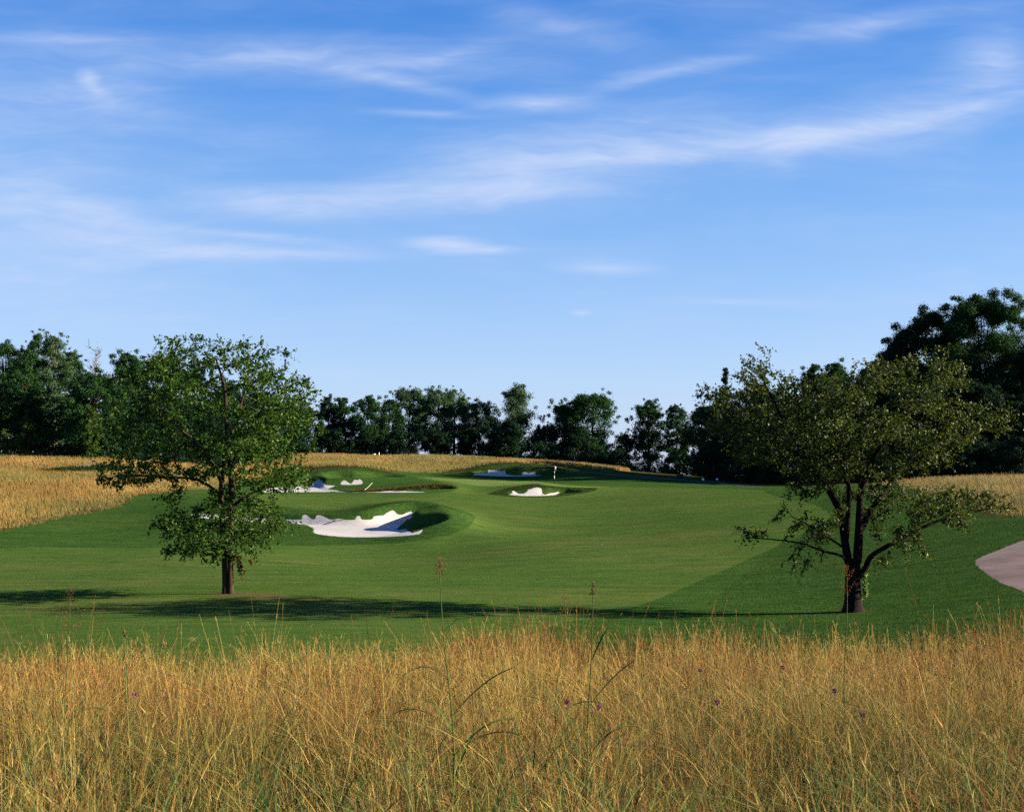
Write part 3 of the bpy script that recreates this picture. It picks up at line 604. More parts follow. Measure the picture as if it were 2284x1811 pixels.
def far_meadow(name, label, poly, n, hh, ww, seed, greeny=.15, rusty=.2, ragged_edge=2.0, lawn=None):
    rs = np.random.default_rng(seed); poly = np.asarray(poly); lo, hi = poly.min(0), poly.max(0)
    # density follows 1/d so the stand looks even from close by and from afar
    d = np.exp(rs.uniform(math.log(lo[1]), math.log(hi[1]), n * 4)); x = rs.uniform(lo[0], hi[0], n * 4)
    m = inside(x + (fbm(x * .6, d * .6, seed) - .5) * ragged_edge, d + (fbm(x * .5, d * .5 + 7, seed + 2) - .5) * ragged_edge, poly); x, d = x[m][:n], d[m][:n]
    m = ~inside(x, d, TEE) & ~inside(x, d, PATHW[2][0]) & ~inside(x, d, PATHW[1][0]); x, d = x[m], d[m]
    k = len(x); z = H(x, d)
    p1 = fbm(x * .12, d * .07, seed + 5, 4); p2 = fbm(x * .25 + 50, d * .16, seed + 9, 4)
    gr = rs.random(k) < np.clip((p1 - .53 + greeny) * 3.2, .05, .85); ru = rs.random(k) < np.clip((p2 - .60 + rusty) * 3.2, .03, .85)
    base = pal(rs, PAL_STRAW, k, .08) * .9; tip = pal(rs, PAL_STRAW, k, .08) * np.array([.80, .78, .85])
    tip = np.where(ru[:, None], pal(rs, PAL_STRAW, k, .1) * np.array([.72, .50, .55]), tip); sh = (.52 + .66 * fbm(x * .16 + 20, d * .11, seed + 14, 4))[:, None]; base = base * sh; tip = tip * sh
    eg = seg_dist(x, d, MOWN); gr = gr | (rs.random(k) < .75 * np.exp(-np.abs(eg) / 1.6)); p1 = p1 - .35 * np.exp(-np.abs(eg) / 1.2)
    if lawn is not None:
        lm = inside(x, d, lawn); gr = gr | (lm & (rs.random(k) < .72)); p1 = np.where(lm, p1 * .5 - .2, p1)
    base = np.where(gr[:, None], pal(rs, PAL_GREEN, k) * 1.35, base); tip = np.where(gr[:, None], pal(rs, PAL_GREEN, k) * 1.8 * .6 + tip * .4, tip)
    h = hh * rs.uniform(.5, 1.1, k) * (.62 + .75 * np.clip(p1, .2, 1)) * (.4 + .6 * np.clip(np.abs(eg) / 3.5, 0, 1))
    w = np.maximum(ww * rs.uniform(.6, 1.3, k), d / 1236 * .38)
    V, F, c, _ = ribbons(np.stack([x, d, z - .03], -1), h, w, rs.normal(2.8, 1.2, k), np.abs(rs.normal(0, .18, k)), rs.uniform(.02, .4, k), rs.normal(.8, .5, k), base, 2, .35, tip)
    o = link(name, mesh_np(name, V, F, False, {'col': c}), M['straw'])
    tag(o, label, 'grass', kind='stuff'); return o
WL = MOWN_F
left_poly = np.concatenate([xd([(-900, 68), (-300, 73.5)], 1), np.array(MOWN_F[::-1])[:24], xd([(640, 178), (600, 235), (380, 235), (330, 205), (150, 186), (-200, 184), (-900, 160)], 1)])
far_meadow('dry_grass', 'sunlit golden dry grass on the left slope below the woods', left_poly, 150000, .62, .012, 31, .14, .2)
ridge_poly = np.concatenate([xd([(600, 190), (660, 186), (695, 183), (740, 186), (800, 186), (850, 189), (900, 194), (1000, 197), (1050, 199), (1080, 201), (1130, 202), (1200, 202), (1262, 201), (1330, 207), (1400, 222), (1400, 244), (1300, 250), (1142, 252), (900, 252), (600, 250)], 1)])
far_meadow('dry_grass', 'tawny dry grass on the ridge behind the green', ridge_poly, 90000, .75, .02, 32, .18, .3, 2.0, xd([(880, 192), (1050, 196), (1075, 205), (1010, 222), (900, 226), (862, 212), (815, 190)], 3))
right_poly = np.concatenate([xd([(3000, 62), (2700, 63)], 1), np.array(MOWN_F)[:14], xd([(1990, 132), (2090, 128), (2284, 122), (2700, 120), (3200, 118)], 1)])
far_meadow('dry_grass', 'russet dry grass at the right below the dark trees', right_poly, 70000, .6, .014, 33, .1, .4)
def turf_blades(name, label, polys, n, hgt, w, pals, seed, excl=()):
    rs = np.random.default_rng(seed); parts = []
    for poly in polys:
        poly = np.asarray(poly); lo, hi = poly.min(0), poly.max(0)
        d = np.exp(rs.uniform(math.log(lo[1]), math.log(hi[1]), n * 3)); x = rs.uniform(lo[0], hi[0], n * 3)
        m = inside(x, d, poly)
        for e in excl: m[m] &= seg_dist(x[m], d[m], e) > -.06 * rs.random(m.sum()) ** 2 * 3
        x, d = x[m][:n], d[m][:n]; k = len(x)
        if not k: continue
        col = pal(rs, pals, k)
        parts.append(ribbons(np.stack([x, d, H(x, d) - .01], -1), hgt * rs.uniform(.5, 1.2, k), np.maximum(w * rs.uniform(.6, 1.4, k), d / 1236 * .5), rs.uniform(0, 6.28, k), rs.uniform(0, .5, k), rs.uniform(0, .5, k), rs.uniform(0, 6.28, k), col * .8, 1, .4, col * .9)[:3])
    V, F, c = gather(parts)
    o = link(name, mesh_np(name, V, F, False, {'col': c}), M['straw']); tag(o, label, 'grass', kind='stuff'); return o
PAL_ROUGH = .36 * np.array([(.024, .080, .013), (.045, .115, .018), (.034, .098, .016), (.075, .145, .02)])
allsand = [p for p, _ in SANDW]
rr = np.concatenate([MOWN_N[40:], xd([(2900, 60), (2500, 62)], 1), np.array(MOWN_F)[:14], xd([(1860, 118)], 1)])
turf_blades('rough_grass', 'short thick green grass of the right-hand rough', [rr], 110000, .05, .014, PAL_ROUGH, 51, [FAIR, PATHW[0][0]])
PAL_LIP = .42 * np.array([(.03, .075, .012), (.05, .10, .014), (.08, .105, .016), (.10, .11, .018)])
lipA = xd([(420, 95), (560, 96), (800, 95), (900, 96.5), (985, 93), (1045, 86), (1000, 80), (930, 77.5), (800, 76.5), (600, 76.5), (470, 80), (420, 90)], 4)
lipB = xd([(590, 153), (700, 150), (800, 147), (960, 150), (1020, 146), (960, 139.2), (700, 139.2), (590, 139.5)], 4)
lipC = COLLARS[0]
lipD = xd([(1050, 187), (1050, 198), (1130, 201), (1250, 199), (1250, 187), (1140, 186.5)], 4)
lipE = xd([(690, 172), (700, 184), (790, 185), (880, 184), (905, 176), (860, 169), (745, 167)], 4)
turf_blades('bunker_grass', 'shaggy dark grass on the lips of the bunkers', [lipA, lipC, lipD, lipE], 13000, .05, .03, PAL_LIP * .75, 52, allsand)
PAL_OLIVE = .5 * np.array([(.14, .13, .025), (.18, .15, .03), (.10, .115, .022), (.22, .17, .04)])
lipF = xd([(735, 145.5), (800, 143), (850, 142.9), (950, 143.3), (1012, 143.2), (1018, 145), (975, 146.2), (900, 145.6), (840, 145.4), (780, 146)], 3)
turf_blades('bunker_grass', 'olive longer grass on the lip of the thin bunker', [lipF], 14000, .16, .03, PAL_OLIVE, 54, allsand)
turf_blades('meadow_clumps', 'dark green weedy clumps in the left dry grass', [TEE, xd([(30, 138), (100, 141), (260, 141), (240, 134), (100, 133)], 2)], 3500, .35, .08, PAL_ROUGH * .8, 53, [PATHW[2][0]])

# ----------------------------------------------------------------- trees
def leaf_faces(cen, nrm, size, rs, asp=.62):
    """one pointed, slightly folded leaf (two faces share the midrib) for each centre"""
    n = len(cen)
    nrm = nrm / (np.linalg.norm(nrm, axis=1, keepdims=True) + 1e-9)
    r = rs.normal(size=(n, 3)); a = np.cross(nrm, r); a /= np.linalg.norm(a, axis=1, keepdims=True) + 1e-9
    b = np.cross(nrm, a); s = size[:, None] * .5
    V = np.stack([cen - a * s, cen + b * s * asp + nrm * s * .25 - a * s * .1, cen + a * s * 1.1, cen - b * s * asp + nrm * s * .25 - a * s * .1], 1)
    i = np.arange(n)[:, None] * 4
    return V.reshape(-1, 3), np.concatenate([i + [[0, 1, 2]], i + [[0, 2, 3]]])
def make_tree(name, label, cat, base, VT, FT, VC, FC, vc, leafm, barkm, group=None, extra=()):
    t = thing(name, label, cat, base, group)
    link('trunk', mesh_np('trunk', VT, FT, True), barkm, t)
    link('crown', mesh_np('crown', VC, FC, False, {'v': vc}), leafm, t)
    for nm, V, F, v, mm in extra: link(nm, mesh_np(nm, V, F, False, {'v': v}), mm, t)
    return t
def chains(parent, pos, rad):
    ch = [[] for _ in pos]
    for i, p_ in enumerate(parent):
        if p_ >= 0: ch[p_].append(i)
    out = []; stack = [(i, None) for i, p_ in enumerate(parent) if p_ < 0]
    while stack:
        i, fr = stack.pop(); path = ([fr] if fr is not None else []) + [i]
        while ch[i]:
            c = sorted(ch[i], key=lambda k: -rad[k])
            for o in c[1:]: stack.append((o, i))
            i = c[0]; path.append(i)
        r = rad[path].copy()
        if fr is not None: r[0] = min(r[0], rad[path[1]] * 1.25)
        out.append((pos[path], r))
    return out
def hero_tree(name, label, X0, Y0, D, lobes, limbs, seed, leafm, barkm, trunk_r, natt, per, lsize, nleafcap, extra=lambda *a: (), lowfull=0., gapthr=.44):
    rs = np.random.default_rng(seed); k = D / FPX; base = P3(X0, D)
    SH = .90
    def loc(X, Y, y=0.): return np.array([(X - X0) * k, y, (Y0 - Y) * k])
    pos, par, thick = [], [], []
    def add(pnt, pa, th=0): pos.append(np.asarray(pnt, float)); par.append(pa); thick.append(th); return len(pos) - 1
    ends = {}
    for li, (att, r0, r1, pts) in enumerate(limbs):              # hand-placed trunk and main limbs
        P = catmull(np.array([loc(*p_) for p_ in pts]), 5, False)
        if att is None: prev = -1
        else:
            A = np.array(pos); prev = int(np.argmin(((A - P[0]) ** 2).sum(1)))
        rr_ = np.linspace(r0, r1, len(P))
        for j, pnt in enumerate(P):
            if j == 0 and prev >= 0: continue
            prev = add(pnt, prev, rr_[j])
    nman = len(pos)
    att = []
    vol = np.array([l[2] * l[3] * max(l[5], .4) / k for l in lobes]); vol = vol ** .62; cnt = np.maximum(6, natt * vol / vol.sum()).astype(int)
    for (lx, ly, rx, ry, y0, ry_d, *_), c in zip(lobes, cnt):
        g = rs.normal(size=(c, 3)); g /= np.linalg.norm(g, axis=1, keepdims=True); g *= rs.random((c, 1)) ** .42
        ctr = loc(lx, ly, y0); att.append(ctr + g * np.array([rx * k * SH, ry_d * 2.3, ry * k * SH]))
    att = np.concatenate(att)
    gap = (fbm(att[:, 0] * 1.0 + 50, att[:, 2] * 1.25 + 9, seed + 1, 2) + fbm(att[:, 1] * 1.0, att[:, 2] * 1.25 - att[:, 0], seed + 3, 2)) / 2
    att = att[(gap > gapthr) | (att[:, 2] < lowfull)]                                         # open windows between the boughs
    key = np.floor(att / .34).astype(int); key = key[:, 0] * 1000003 + key[:, 1] * 1009 + key[:, 2]    # even out the twigs
    order = rs.permutation(len(att)); _, first = np.unique(key[order], return_index=True); att = att[order[first]]
    step, kill, infl = .20, .32, 3.2
    alive = np.ones(len(att), bool); A = np.array(pos)
    d2 = ((att[:, None] - A[None]) ** 2).sum(-1); near = d2.argmin(1); nd = d2.min(1)
    for it in range(90):
        act = alive & (nd < infl ** 2)
        if not act.any(): break
        idx = np.nonzero(act)[0]; nodes, inv = np.unique(near[idx], return_inverse=True)
        dirs = att[idx] - A[near[idx]]; dirs /= np.linalg.norm(dirs, axis=1, keepdims=True) + 1e-9
        acc_ = np.zeros((len(nodes), 3)); np.add.at(acc_, inv, dirs)
        acc_ /= np.linalg.norm(acc_, axis=1, keepdims=True) + 1e-9
        acc_ += rs.normal(0, .22, acc_.shape); acc_ /= np.linalg.norm(acc_, axis=1, keepdims=True)
        newp = A[nodes] + acc_ * step
        s0 = len(pos)
        for q_, nn in zip(newp, nodes): add(q_, int(nn))
        A = np.array(pos)
        dn = ((att[:, None] - newp[None]) ** 2).sum(-1); mn = dn.min(1); am = dn.argmin(1) + s0
        up = mn < nd; nd = np.where(up, mn, nd); near = np.where(up, am, near)
        alive &= nd > kill ** 2
        if not alive.any() or len(pos) > 14000: break
    pos = np.array(pos); par = np.array(par); n = len(pos)
    r2 = np.zeros(n); nch = np.zeros(n, int)
    for i in range(n - 1, -1, -1):
        if r2[i] == 0: r2[i] = .0055 ** 2.2
        if par[i] >= 0: r2[par[i]] += r2[i]; nch[par[i]] += 1
    rad = r2 ** (1 / 2.2) * .75
    th = np.array(thick); rad[:nman] = th[:nman]
    rad[nman:] = np.minimum(rad[nman:], .05)
    z0 = np.clip(pos[:, 2], 0, None); rad[:nman] *= 1 + .42 * np.exp(-z0[:nman] / .16)
    VT, FT = tubes(chains(par, pos, rad), 7)
    # leafy twigs: every thin node carries a short spray of leaves along a shoot
    tw = np.nonzero(np.arange(n) >= nman)[0]; tw = tw[rad[tw] < .035]
    pdir = pos[tw] - pos[par[tw]]
    kk = rs.poisson(per, len(tw)).astype(int); own = np.repeat(np.arange(len(tw)), kk)
    if len(own) > nleafcap: own = rs.choice(own, nleafcap, replace=False)
    dr = pdir[own] / step + rs.normal(0, .75, (len(own), 3)); dr /= np.linalg.norm(dr, axis=1, keepdims=True)
    cen = pos[tw][own] + dr * (rs.random((len(own), 1)) * .23)
    tips = np.nonzero((nch == 0) & (np.arange(n) >= nman))[0]       # long leafy shoots feather the outline
    so = np.repeat(tips, 2); sd = pos[so] - pos[par[so]]; sd /= np.linalg.norm(sd, axis=1, keepdims=True) + 1e-9
    out = pos[so] - np.array([0, 0, pos[:, 2].max() * .45]); out /= np.linalg.norm(out, axis=1, keepdims=True)
    sd = sd * .5 + out * .6 + rs.normal(0, .35, sd.shape); sd /= np.linalg.norm(sd, axis=1, keepdims=True)
    sl_ = rs.uniform(.2, .62, len(so)); m_ = 13
    g = (np.arange(m_)[None, :] + rs.random((len(so), m_))) / m_
    sh = pos[so][:, None, :] + sd[:, None, :] * (g * sl_[:, None])[..., None] - np.array([0, 0, .16]) * (g ** 2 * sl_[:, None])[..., None] + rs.normal(0, .022, (len(so), m_, 3))
    cen = np.concatenate([cen, sh.reshape(-1, 3)])
    nr = rs.normal(size=cen.shape) + np.array([0, 0, .55])
    VC, FC = leaf_faces(cen, nr, lsize * rs.uniform(.45, 1.4, len(cen)), rs)
    patch = fbm(cen[:, 0] * 1.3 + 20, cen[:, 2] * 1.3 + cen[:, 1], seed)
    vc = np.repeat(np.clip(patch * .7 + rs.normal(.12, .2, len(cen)), 0, 1), 4)

    return make_tree(name, label, 'tree', base, VT, FT, VC, FC, vc, leafm, barkm, None, extra(loc, rs, base))
def L1(x, y, rx, ry, y0=0., dd=1.2): return (150 + x / 2.443, 700 + y / 2.443, rx / 2.443, ry / 2.443, y0, dd)
left_lobes = [L1(800, 520, 330, 230, 0, 2.0), L1(500, 520, 230, 160, .2, 1.5), L1(400, 390, 190, 120, .3, 1.2), L1(640, 330, 190, 130, -.2, 1.3), L1(730, 300, 170, 120, .2, 1.2),
 L1(590, 165, 95, 34, 0, .45), L1(690, 160, 60, 55, .2, .4), L1(770, 160, 45, 32, -.2, .3), L1(850, 155, 30, 22, 0, .2), L1(960, 200, 70, 65, .1, .6), L1(1050, 220, 110, 45, 0, .5), L1(1190, 210, 45, 28, 0, .2),
 L1(960, 330, 200, 110, .1, 1.2), L1(1180, 400, 150, 100, .1, 1.0), L1(1300, 370, 70, 30, 0, .3), L1(1310, 440, 60, 22, 0, .3), L1(1160, 560, 200, 140, -.2, 1.4), L1(1330, 600, 90, 45, 0, .5), L1(1380, 640, 50, 25, 0, .3),
 L1(400, 640, 200, 110, 0, 1.3), L1(520, 760, 220, 80, -.2, 1.3), L1(330, 830, 150, 50, 0, .8), L1(220, 890, 90, 30, 0, .5), L1(260, 930, 110, 22, .1, .4), L1(420, 890, 160, 40, 0, .8),
 L1(1000, 720, 260, 110, .2, 1.5), L1(1180, 870, 160, 70, 0, 1.1), L1(1240, 940, 90, 50, 0, .7), L1(1040, 900, 140, 70, .2, 1.0), L1(700, 850, 170, 70, .3, 1.3),
 L1(580, 1010, 80, 35, 0, .5), L1(860, 1010, 110, 60, .5, .9), L1(690, 1110, 150, 60, 0, 1.0), L1(1000, 1090, 180, 60, 0, 1.1), L1(1150, 1130, 80, 45, 0, .6), L1(850, 1190, 280, 95, -.3, 1.3), L1(760, 1250, 170, 60, .2, .9), L1(860, 1310, 120, 32, -.3, .5), L1(930, 1260, 130, 55, .3, .8), L1(620, 1190, 90, 60, 0, .7), L1(580, 1270, 80, 40, 0, .5),
 L1(700, 1290, 130, 40, 0, .7), L1(620, 1130, 110, 60, 0, .8), L1(1040, 1220, 120, 60, 0, .8), L1(980, 1290, 70, 30, 0, .4), L1(470, 1155, 30, 12, 0, .15), L1(790, 1325, 60, 22, -.2, .3)]
left_limbs = [(None, .092, .085, [(503, 1328, 0), (501, 1270, 0), (499, 1230, .02), (496, 1180, .05), (490, 1120, .1)]),
 (None, .10, .09, [(514, 1328, .02), (514, 1275, 0), (513, 1230, 0), (515, 1170, 0), (518, 1110, -.05)]),
 (0, .11, .03, [(518, 1110, -.05), (515, 1030, -.1), (505, 950, 0), (500, 870, .1), (480, 800, .1)]),
 (0, .10, .025, [(490, 1120, .1), (492, 1060, .3), (498, 1000, .5), (520, 920, .8), (540, 840, .9)]),
 (0, .08, .02, [(516, 1060, -.1), (535, 1010, -.4), (570, 950, -.6), (610, 890, -.6)]),
 (0, .075, .02, [(493, 1080, .2), (470, 1030, .1), (430, 980, -.2), (380, 930, -.4), (330, 880, -.5)]),
 (0, .055, .012, [(500, 1110, .1), (440, 1070, .0), (360, 1065, 0), (270, 1060, .1), (215, 1080, .1)]),
 (0, .05, .012, [(516, 1130, 0), (560, 1100, .1), (610, 1085, .2), (660, 1070, .2)]),
 (0, .04, .01, [(497, 1220, 0), (460, 1205, -.2), (400, 1210, -.4)]), (0, .04, .01, [(515, 1215, 0), (560, 1190, -.3), (620, 1180, -.4)])]
def left_extra(loc, rs, base):
    out = []                                                     # withered sprays hanging beside the trunk
    for (ax, ay, bx, by) in ((531, 1242, 546, 1280), (533, 1240, 540, 1295), (556, 1248, 562, 1258), (528, 1240, 533, 1275)):
        n = 80; f = rs.random((n, 1)); c = loc(ax, ay) * (1 - f) + loc(bx, by) * f + rs.normal(0, .02, (n, 3))
        V, F = leaf_faces(c, rs.normal(size=c.shape), rs.uniform(.06, .10, n), rs); out.append(('withered_spray', V, F, np.repeat(rs.random(n), 4), M['leaf_brown']))
    return out
hero_tree('hornbeam_tree', 'leafy green tree with forked trunk standing alone on the left fairway', 508, 1324, 41.0, left_lobes, left_limbs, 5, M['leaf_hornbeam'], M['bark'], .2, 20000, 20, .096, 190000, left_extra, 3.0)
def L2(x, y, rx, ry, y0=0., dd=1.2): return (1550 + x / 2.375, 700 + y / 2.375, rx / 2.375, ry / 2.375, y0, dd)
right_lobes = [L2(320, 330, 110, 90, 0, .8), L2(270, 265, 50, 22, 0, .3), L2(390, 240, 45, 40, 0, .3), L2(335, 205, 30, 14, 0, .15), L2(430, 400, 120, 80, .2, .9), L2(150, 450, 120, 70, 0, .8), L2(50, 410, 60, 22, 0, .3), L2(60, 520, 80, 60, .1, .6),
 L2(230, 580, 180, 110, 0, 1.2), L2(350, 720, 190, 110, -.1, 1.3), L2(620, 470, 220, 140, .2, 1.6), L2(560, 640, 230, 150, 0, 1.7), L2(760, 600, 260, 190, 0, 1.9), L2(700, 380, 110, 50, 0, .8), L2(850, 420, 150, 100, 0, 1.2),
 L2(880, 285, 45, 16, 0, .2), L2(950, 310, 60, 30, 0, .4), L2(1100, 300, 150, 90, .1, 1.1), L2(1220, 230, 90, 45, 0, .6), L2(1250, 330, 130, 90, 0, 1.0), L2(1400, 350, 75, 40, 0, .5), L2(1060, 480, 210, 115, -.2, 1.5), L2(1300, 480, 160, 110, .1, 1.2),
 L2(1000, 680, 230, 110, .2, 1.5), L2(1250, 640, 200, 120, -.1, 1.4), L2(1340, 720, 90, 60, 0, .8), L2(1480, 580, 110, 50, 0, .6), L2(1600, 540, 90, 38, 0, .4), L2(1600, 645, 50, 12, 0, .2), L2(1690, 570, 50, 26, 0, .3),
 L2(560, 830, 180, 80, .2, 1.3), L2(740, 840, 200, 80, -.4, 1.3), L2(960, 830, 170, 60, 0, 1.1), L2(1180, 790, 160, 60, 0, 1.0), L2(650, 950, 110, 60, 0, .8), L2(730, 990, 90, 70, .4, .6), L2(880, 960, 120, 60, .5, .6), L2(1000, 940, 110, 60, .3, .7), L2(960, 1060, 90, 60, .4, .5), L2(760, 1110, 70, 50, .4, .5), L2(500, 900, 110, 40, 0, .8),
 L2(600, 1120, 130, 70, 0, .9), L2(470, 1090, 60, 35, 0, .4), L2(430, 1190, 110, 45, 0, .6), L2(300, 1180, 60, 22, 0, .3), L2(580, 1240, 120, 30, 0, .6), L2(560, 1320, 60, 25, 0, .3),
 L2(1130, 1010, 150, 70, .1, 1.0), L2(1280, 960, 120, 40, 0, .7), L2(1330, 1040, 160, 60, 0, .9), L2(1480, 960, 80, 40, 0, .5), L2(1520, 1030, 130, 40, 0, .6), L2(1660, 1010, 70, 22, 0, .3), L2(1060, 1160, 130, 70, .1, .9), L2(1020, 1290, 100, 50, .1, .7), L2(1190, 1260, 55, 45, 0, .5), L2(1370, 1130, 60, 30, 0, .4)]
def Q2(x, y, dd=0.): return (1550 + x / 2.375, 700 + y / 2.375, dd)
right_limbs = [(None, .255, .22, [Q2(838, 1580), Q2(838, 1480), Q2(838, 1400), Q2(836, 1320)]),
 (0, .13, .03, [Q2(815, 1330), Q2(795, 1200, .05), Q2(770, 1050, .1), Q2(690, 900, .2), Q2(600, 760, .3), Q2(480, 560, .3), Q2(380, 380, .2)]),
 (0, .10, .025, [Q2(800, 1210, .05), Q2(800, 1080, -.2), Q2(790, 930, -.5), Q2(740, 780, -.7), Q2(690, 600, -.8)]),
 (0, .15, .03, [Q2(860, 1330), Q2(868, 1180), Q2(875, 1000), Q2(885, 850), Q2(880, 680, .1), Q2(870, 480, .2)]),
 (0, .10, .025, [Q2(880, 1150), Q2(930, 1060, .1), Q2(1010, 950, .2), Q2(1110, 830, .3), Q2(1280, 650, .4), Q2(1380, 500, .3)]),
 (0, .085, .025, [Q2(885, 930), Q2(940, 760, -.2), Q2(1040, 600, -.4), Q2(1180, 420, -.4)]),
 (0, .10, .018, [Q2(858, 1400, -.1), Q2(895, 1350, -.15), Q2(925, 1285, -.2), Q2(1040, 1215, -.2), Q2(1170, 1150, -.1), Q2(1320, 1090), Q2(1480, 1050), Q2(1680, 1020)]),
 (0, .05, .012, [Q2(820, 1340, -.15), Q2(770, 1285, -.2), Q2(680, 1260, -.2), Q2(560, 1220, -.1), Q2(420, 1200), Q2(270, 1190)]),
 (0, .04, .012, [Q2(800, 1250), Q2(730, 1200, .2), Q2(620, 1130, .2), Q2(520, 1080, .1)]),
 (0, .05, .014, [Q2(620, 790, .3), Q2(480, 700, .4), Q2(320, 600, .4), Q2(150, 480, .3)])]
def right_extra(loc, rs, base):
    n = 220; f = rs.random((n, 1)); c = loc(1923, 1280, -.05) * (1 - f) + loc(1925, 1330, -.05) * f + rs.normal(0, .045, (n, 3)) + np.array([.03, -.1, 0])
    V, F = leaf_faces(c, rs.normal(size=c.shape) + [1, -.5, .3], rs.uniform(.05, .10, n), rs)
    return [('ivy', V, F, np.repeat(rs.random(n), 4), M['leaf_ivy'])]
hero_tree('spreading_tree', 'broad olive green tree with dark many-stemmed trunk on the right rough', 1901, 1366, 36.0, right_lobes, right_limbs, 9, M['leaf_olive'], M['bark_dark'], .25, 21000, 20, .084, 190000, right_extra, 0., .465)

def wood_tree(spec, seed):
    """(name, label, category, column, top row, width px, distance, leaf, bark, shape, crown start, base row or None)"""
    name, label, cat, X, Yt, wpx, D, leafm, barkm, shape, c0 = spec[:11]
    dens = spec[11] if len(spec) > 11 else 1.0
    rs = np.random.default_rng(seed); base = P3(X, D)
    ztop = CAMZ + (HY - Yt) / FPX * D - base[2]; W = wpx * D / FPX / 2 * 1.3
    zc0 = ztop * c0; hgt = ztop - zc0
    def prof(f):
        if shape == 'round': return np.sqrt(np.clip(1 - (2 * f - .8) ** 2 / 1.46, .02, 1))
        if shape == 'tall': return np.clip(1 - np.abs(2 * f - .9) ** 2.6 / 1.30, .05, 1) ** .6
        if shape == 'cone': return np.clip(1.03 - f, .03, 1) ** .62 * np.clip(.6 + f * 2.0, 0, 1)
        if shape == 'spire': return np.clip(1.02 - f, .02, 1) ** .95
        if shape == 'spread': return np.sqrt(np.clip(1 - (2 * f - 1.12) ** 2 / 1.3, .05, 1))
        return np.sqrt(np.clip(1 - f * f, .04, 1))
    cs = max(.18, D / 1236 * 1.12)                              # leaf-spray size
    nc = int({'bush': 46, 'spire': 80, 'cone': 90}.get(shape, 96) * max(.7, hgt / (2.6 * W)) ** .6)
    f = rs.random(nc); f[:10] = rs.uniform(.82, 1.0, 10); a = rs.uniform(0, 6.283, nc)
    pr = prof(f); env = W * pr * (1 + .30 * (vnoise(a * 1.3 + seed, f * 4.5, seed) - .5) * 2)
    rc = W * .235 * rs.uniform(.65, 1.3, nc) * (.5 + .55 * pr) * (.6 if shape == 'spire' else 1)
    rad_ = np.maximum(0, env - rc * .7) * rs.uniform(.2, 1, nc) ** .5
    zz = zc0 + f * hgt - rc * .75 + rs.normal(0, .03, nc) * hgt * (f < .9)
    ctrs = np.stack([np.cos(a) * rad_, np.sin(a) * rad_, np.maximum(zz, rc * .35)], -1)
    lob = [(c_, r_, r_) for c_, r_ in zip(ctrs[:16], rc[:16])]
    ns = int(nc * .55); f2 = rs.random(ns) ** .7; a2 = rs.uniform(0, 6.283, ns); p2 = prof(f2)      # sprays that break the outline
    r2_ = W * .085 * rs.uniform(.7, 1.5, ns); e2 = W * p2 * rs.uniform(.9, 1.22, ns)
    z2 = zc0 + f2 * hgt - r2_ * .4 + rs.uniform(-.01, .06, ns) * hgt
    ctrs = np.concatenate([ctrs, np.stack([np.cos(a2) * e2, np.sin(a2) * e2, np.maximum(z2, r2_)], -1)]); rc = np.concatenate([rc, r2_])
    cens, nrms, cl = [], [], []
    for c_, r_ in zip(ctrs, rc):
        k = max(8, int(dens * 13 * (r_ / cs) ** 2))
        g = rs.normal(size=(k, 3)); g /= np.linalg.norm(g, axis=1, keepdims=True)
        rr_ = r_ * np.where(rs.random((k, 1)) < .72, rs.random((k, 1)) ** .45, np.abs(rs.normal(.95, .28, (k, 1))))
        cens.append(c_ + g * rr_ * np.array([1, 1, .8])); nrms.append(g + rs.normal(0, .6, (k, 3)) + [0, 0, .3]); cl.append(np.full(k, rs.normal(0, .13)))
    cen = np.concatenate(cens); nr = np.concatenate(nrms); tone = np.concatenate(cl)
    ok = cen[:, 2] > .1; cen, nr, tone = cen[ok], nr[ok], tone[ok]
    VC, FC = leaf_faces(cen, nr, cs * rs.uniform(.7, 1.5, len(cen)), rs, .75)
    vc = np.repeat(np.clip(.5 + tone + rs.normal(0, .17, len(cen)), 0, 1), 4)
    r0 = max(.08, .018 * ztop + .02 * W); paths = []
    top = np.array([rs.normal(0, .06 * W), rs.normal(0, .06 * W), ztop * .86]); n = 8; f = np.linspace(0, 1, n)[:, None]
    tp = np.array([0, 0, -.3]) * (1 - f) + top * f + np.sin(f * 5 + seed) * np.array([.05 * W, .05 * W, 0]) * f
    paths.append((tp, np.linspace(r0, .05, n) * (1 + .5 * np.exp(-np.linspace(0, 1, n) * 12))))
    for ctr, rl, rz in lob[::1]:
        fz = np.clip((ctr[2] - rl) / (ztop * .86), .12, .85); a0 = tp[int(fz * (n - 1))]
        mid = (a0 + ctr) / 2 + np.array([0, 0, -.06 * W]); P = catmull([a0, mid, ctr], 3, False)
        paths.append((P, np.linspace(r0 * .42 * (1 - fz * .6), .03, len(P))))
    VT, FT = tubes(paths, 6)
    return make_tree(name, label, cat, base, VT, FT, VC, FC, vc, M[leafm], M[barkm], spec[12] if len(spec) > 12 else None)
GL, GC, GR = 'trees of the left wood', 'trees in the row behind the ridge', 'trees of the right wood'
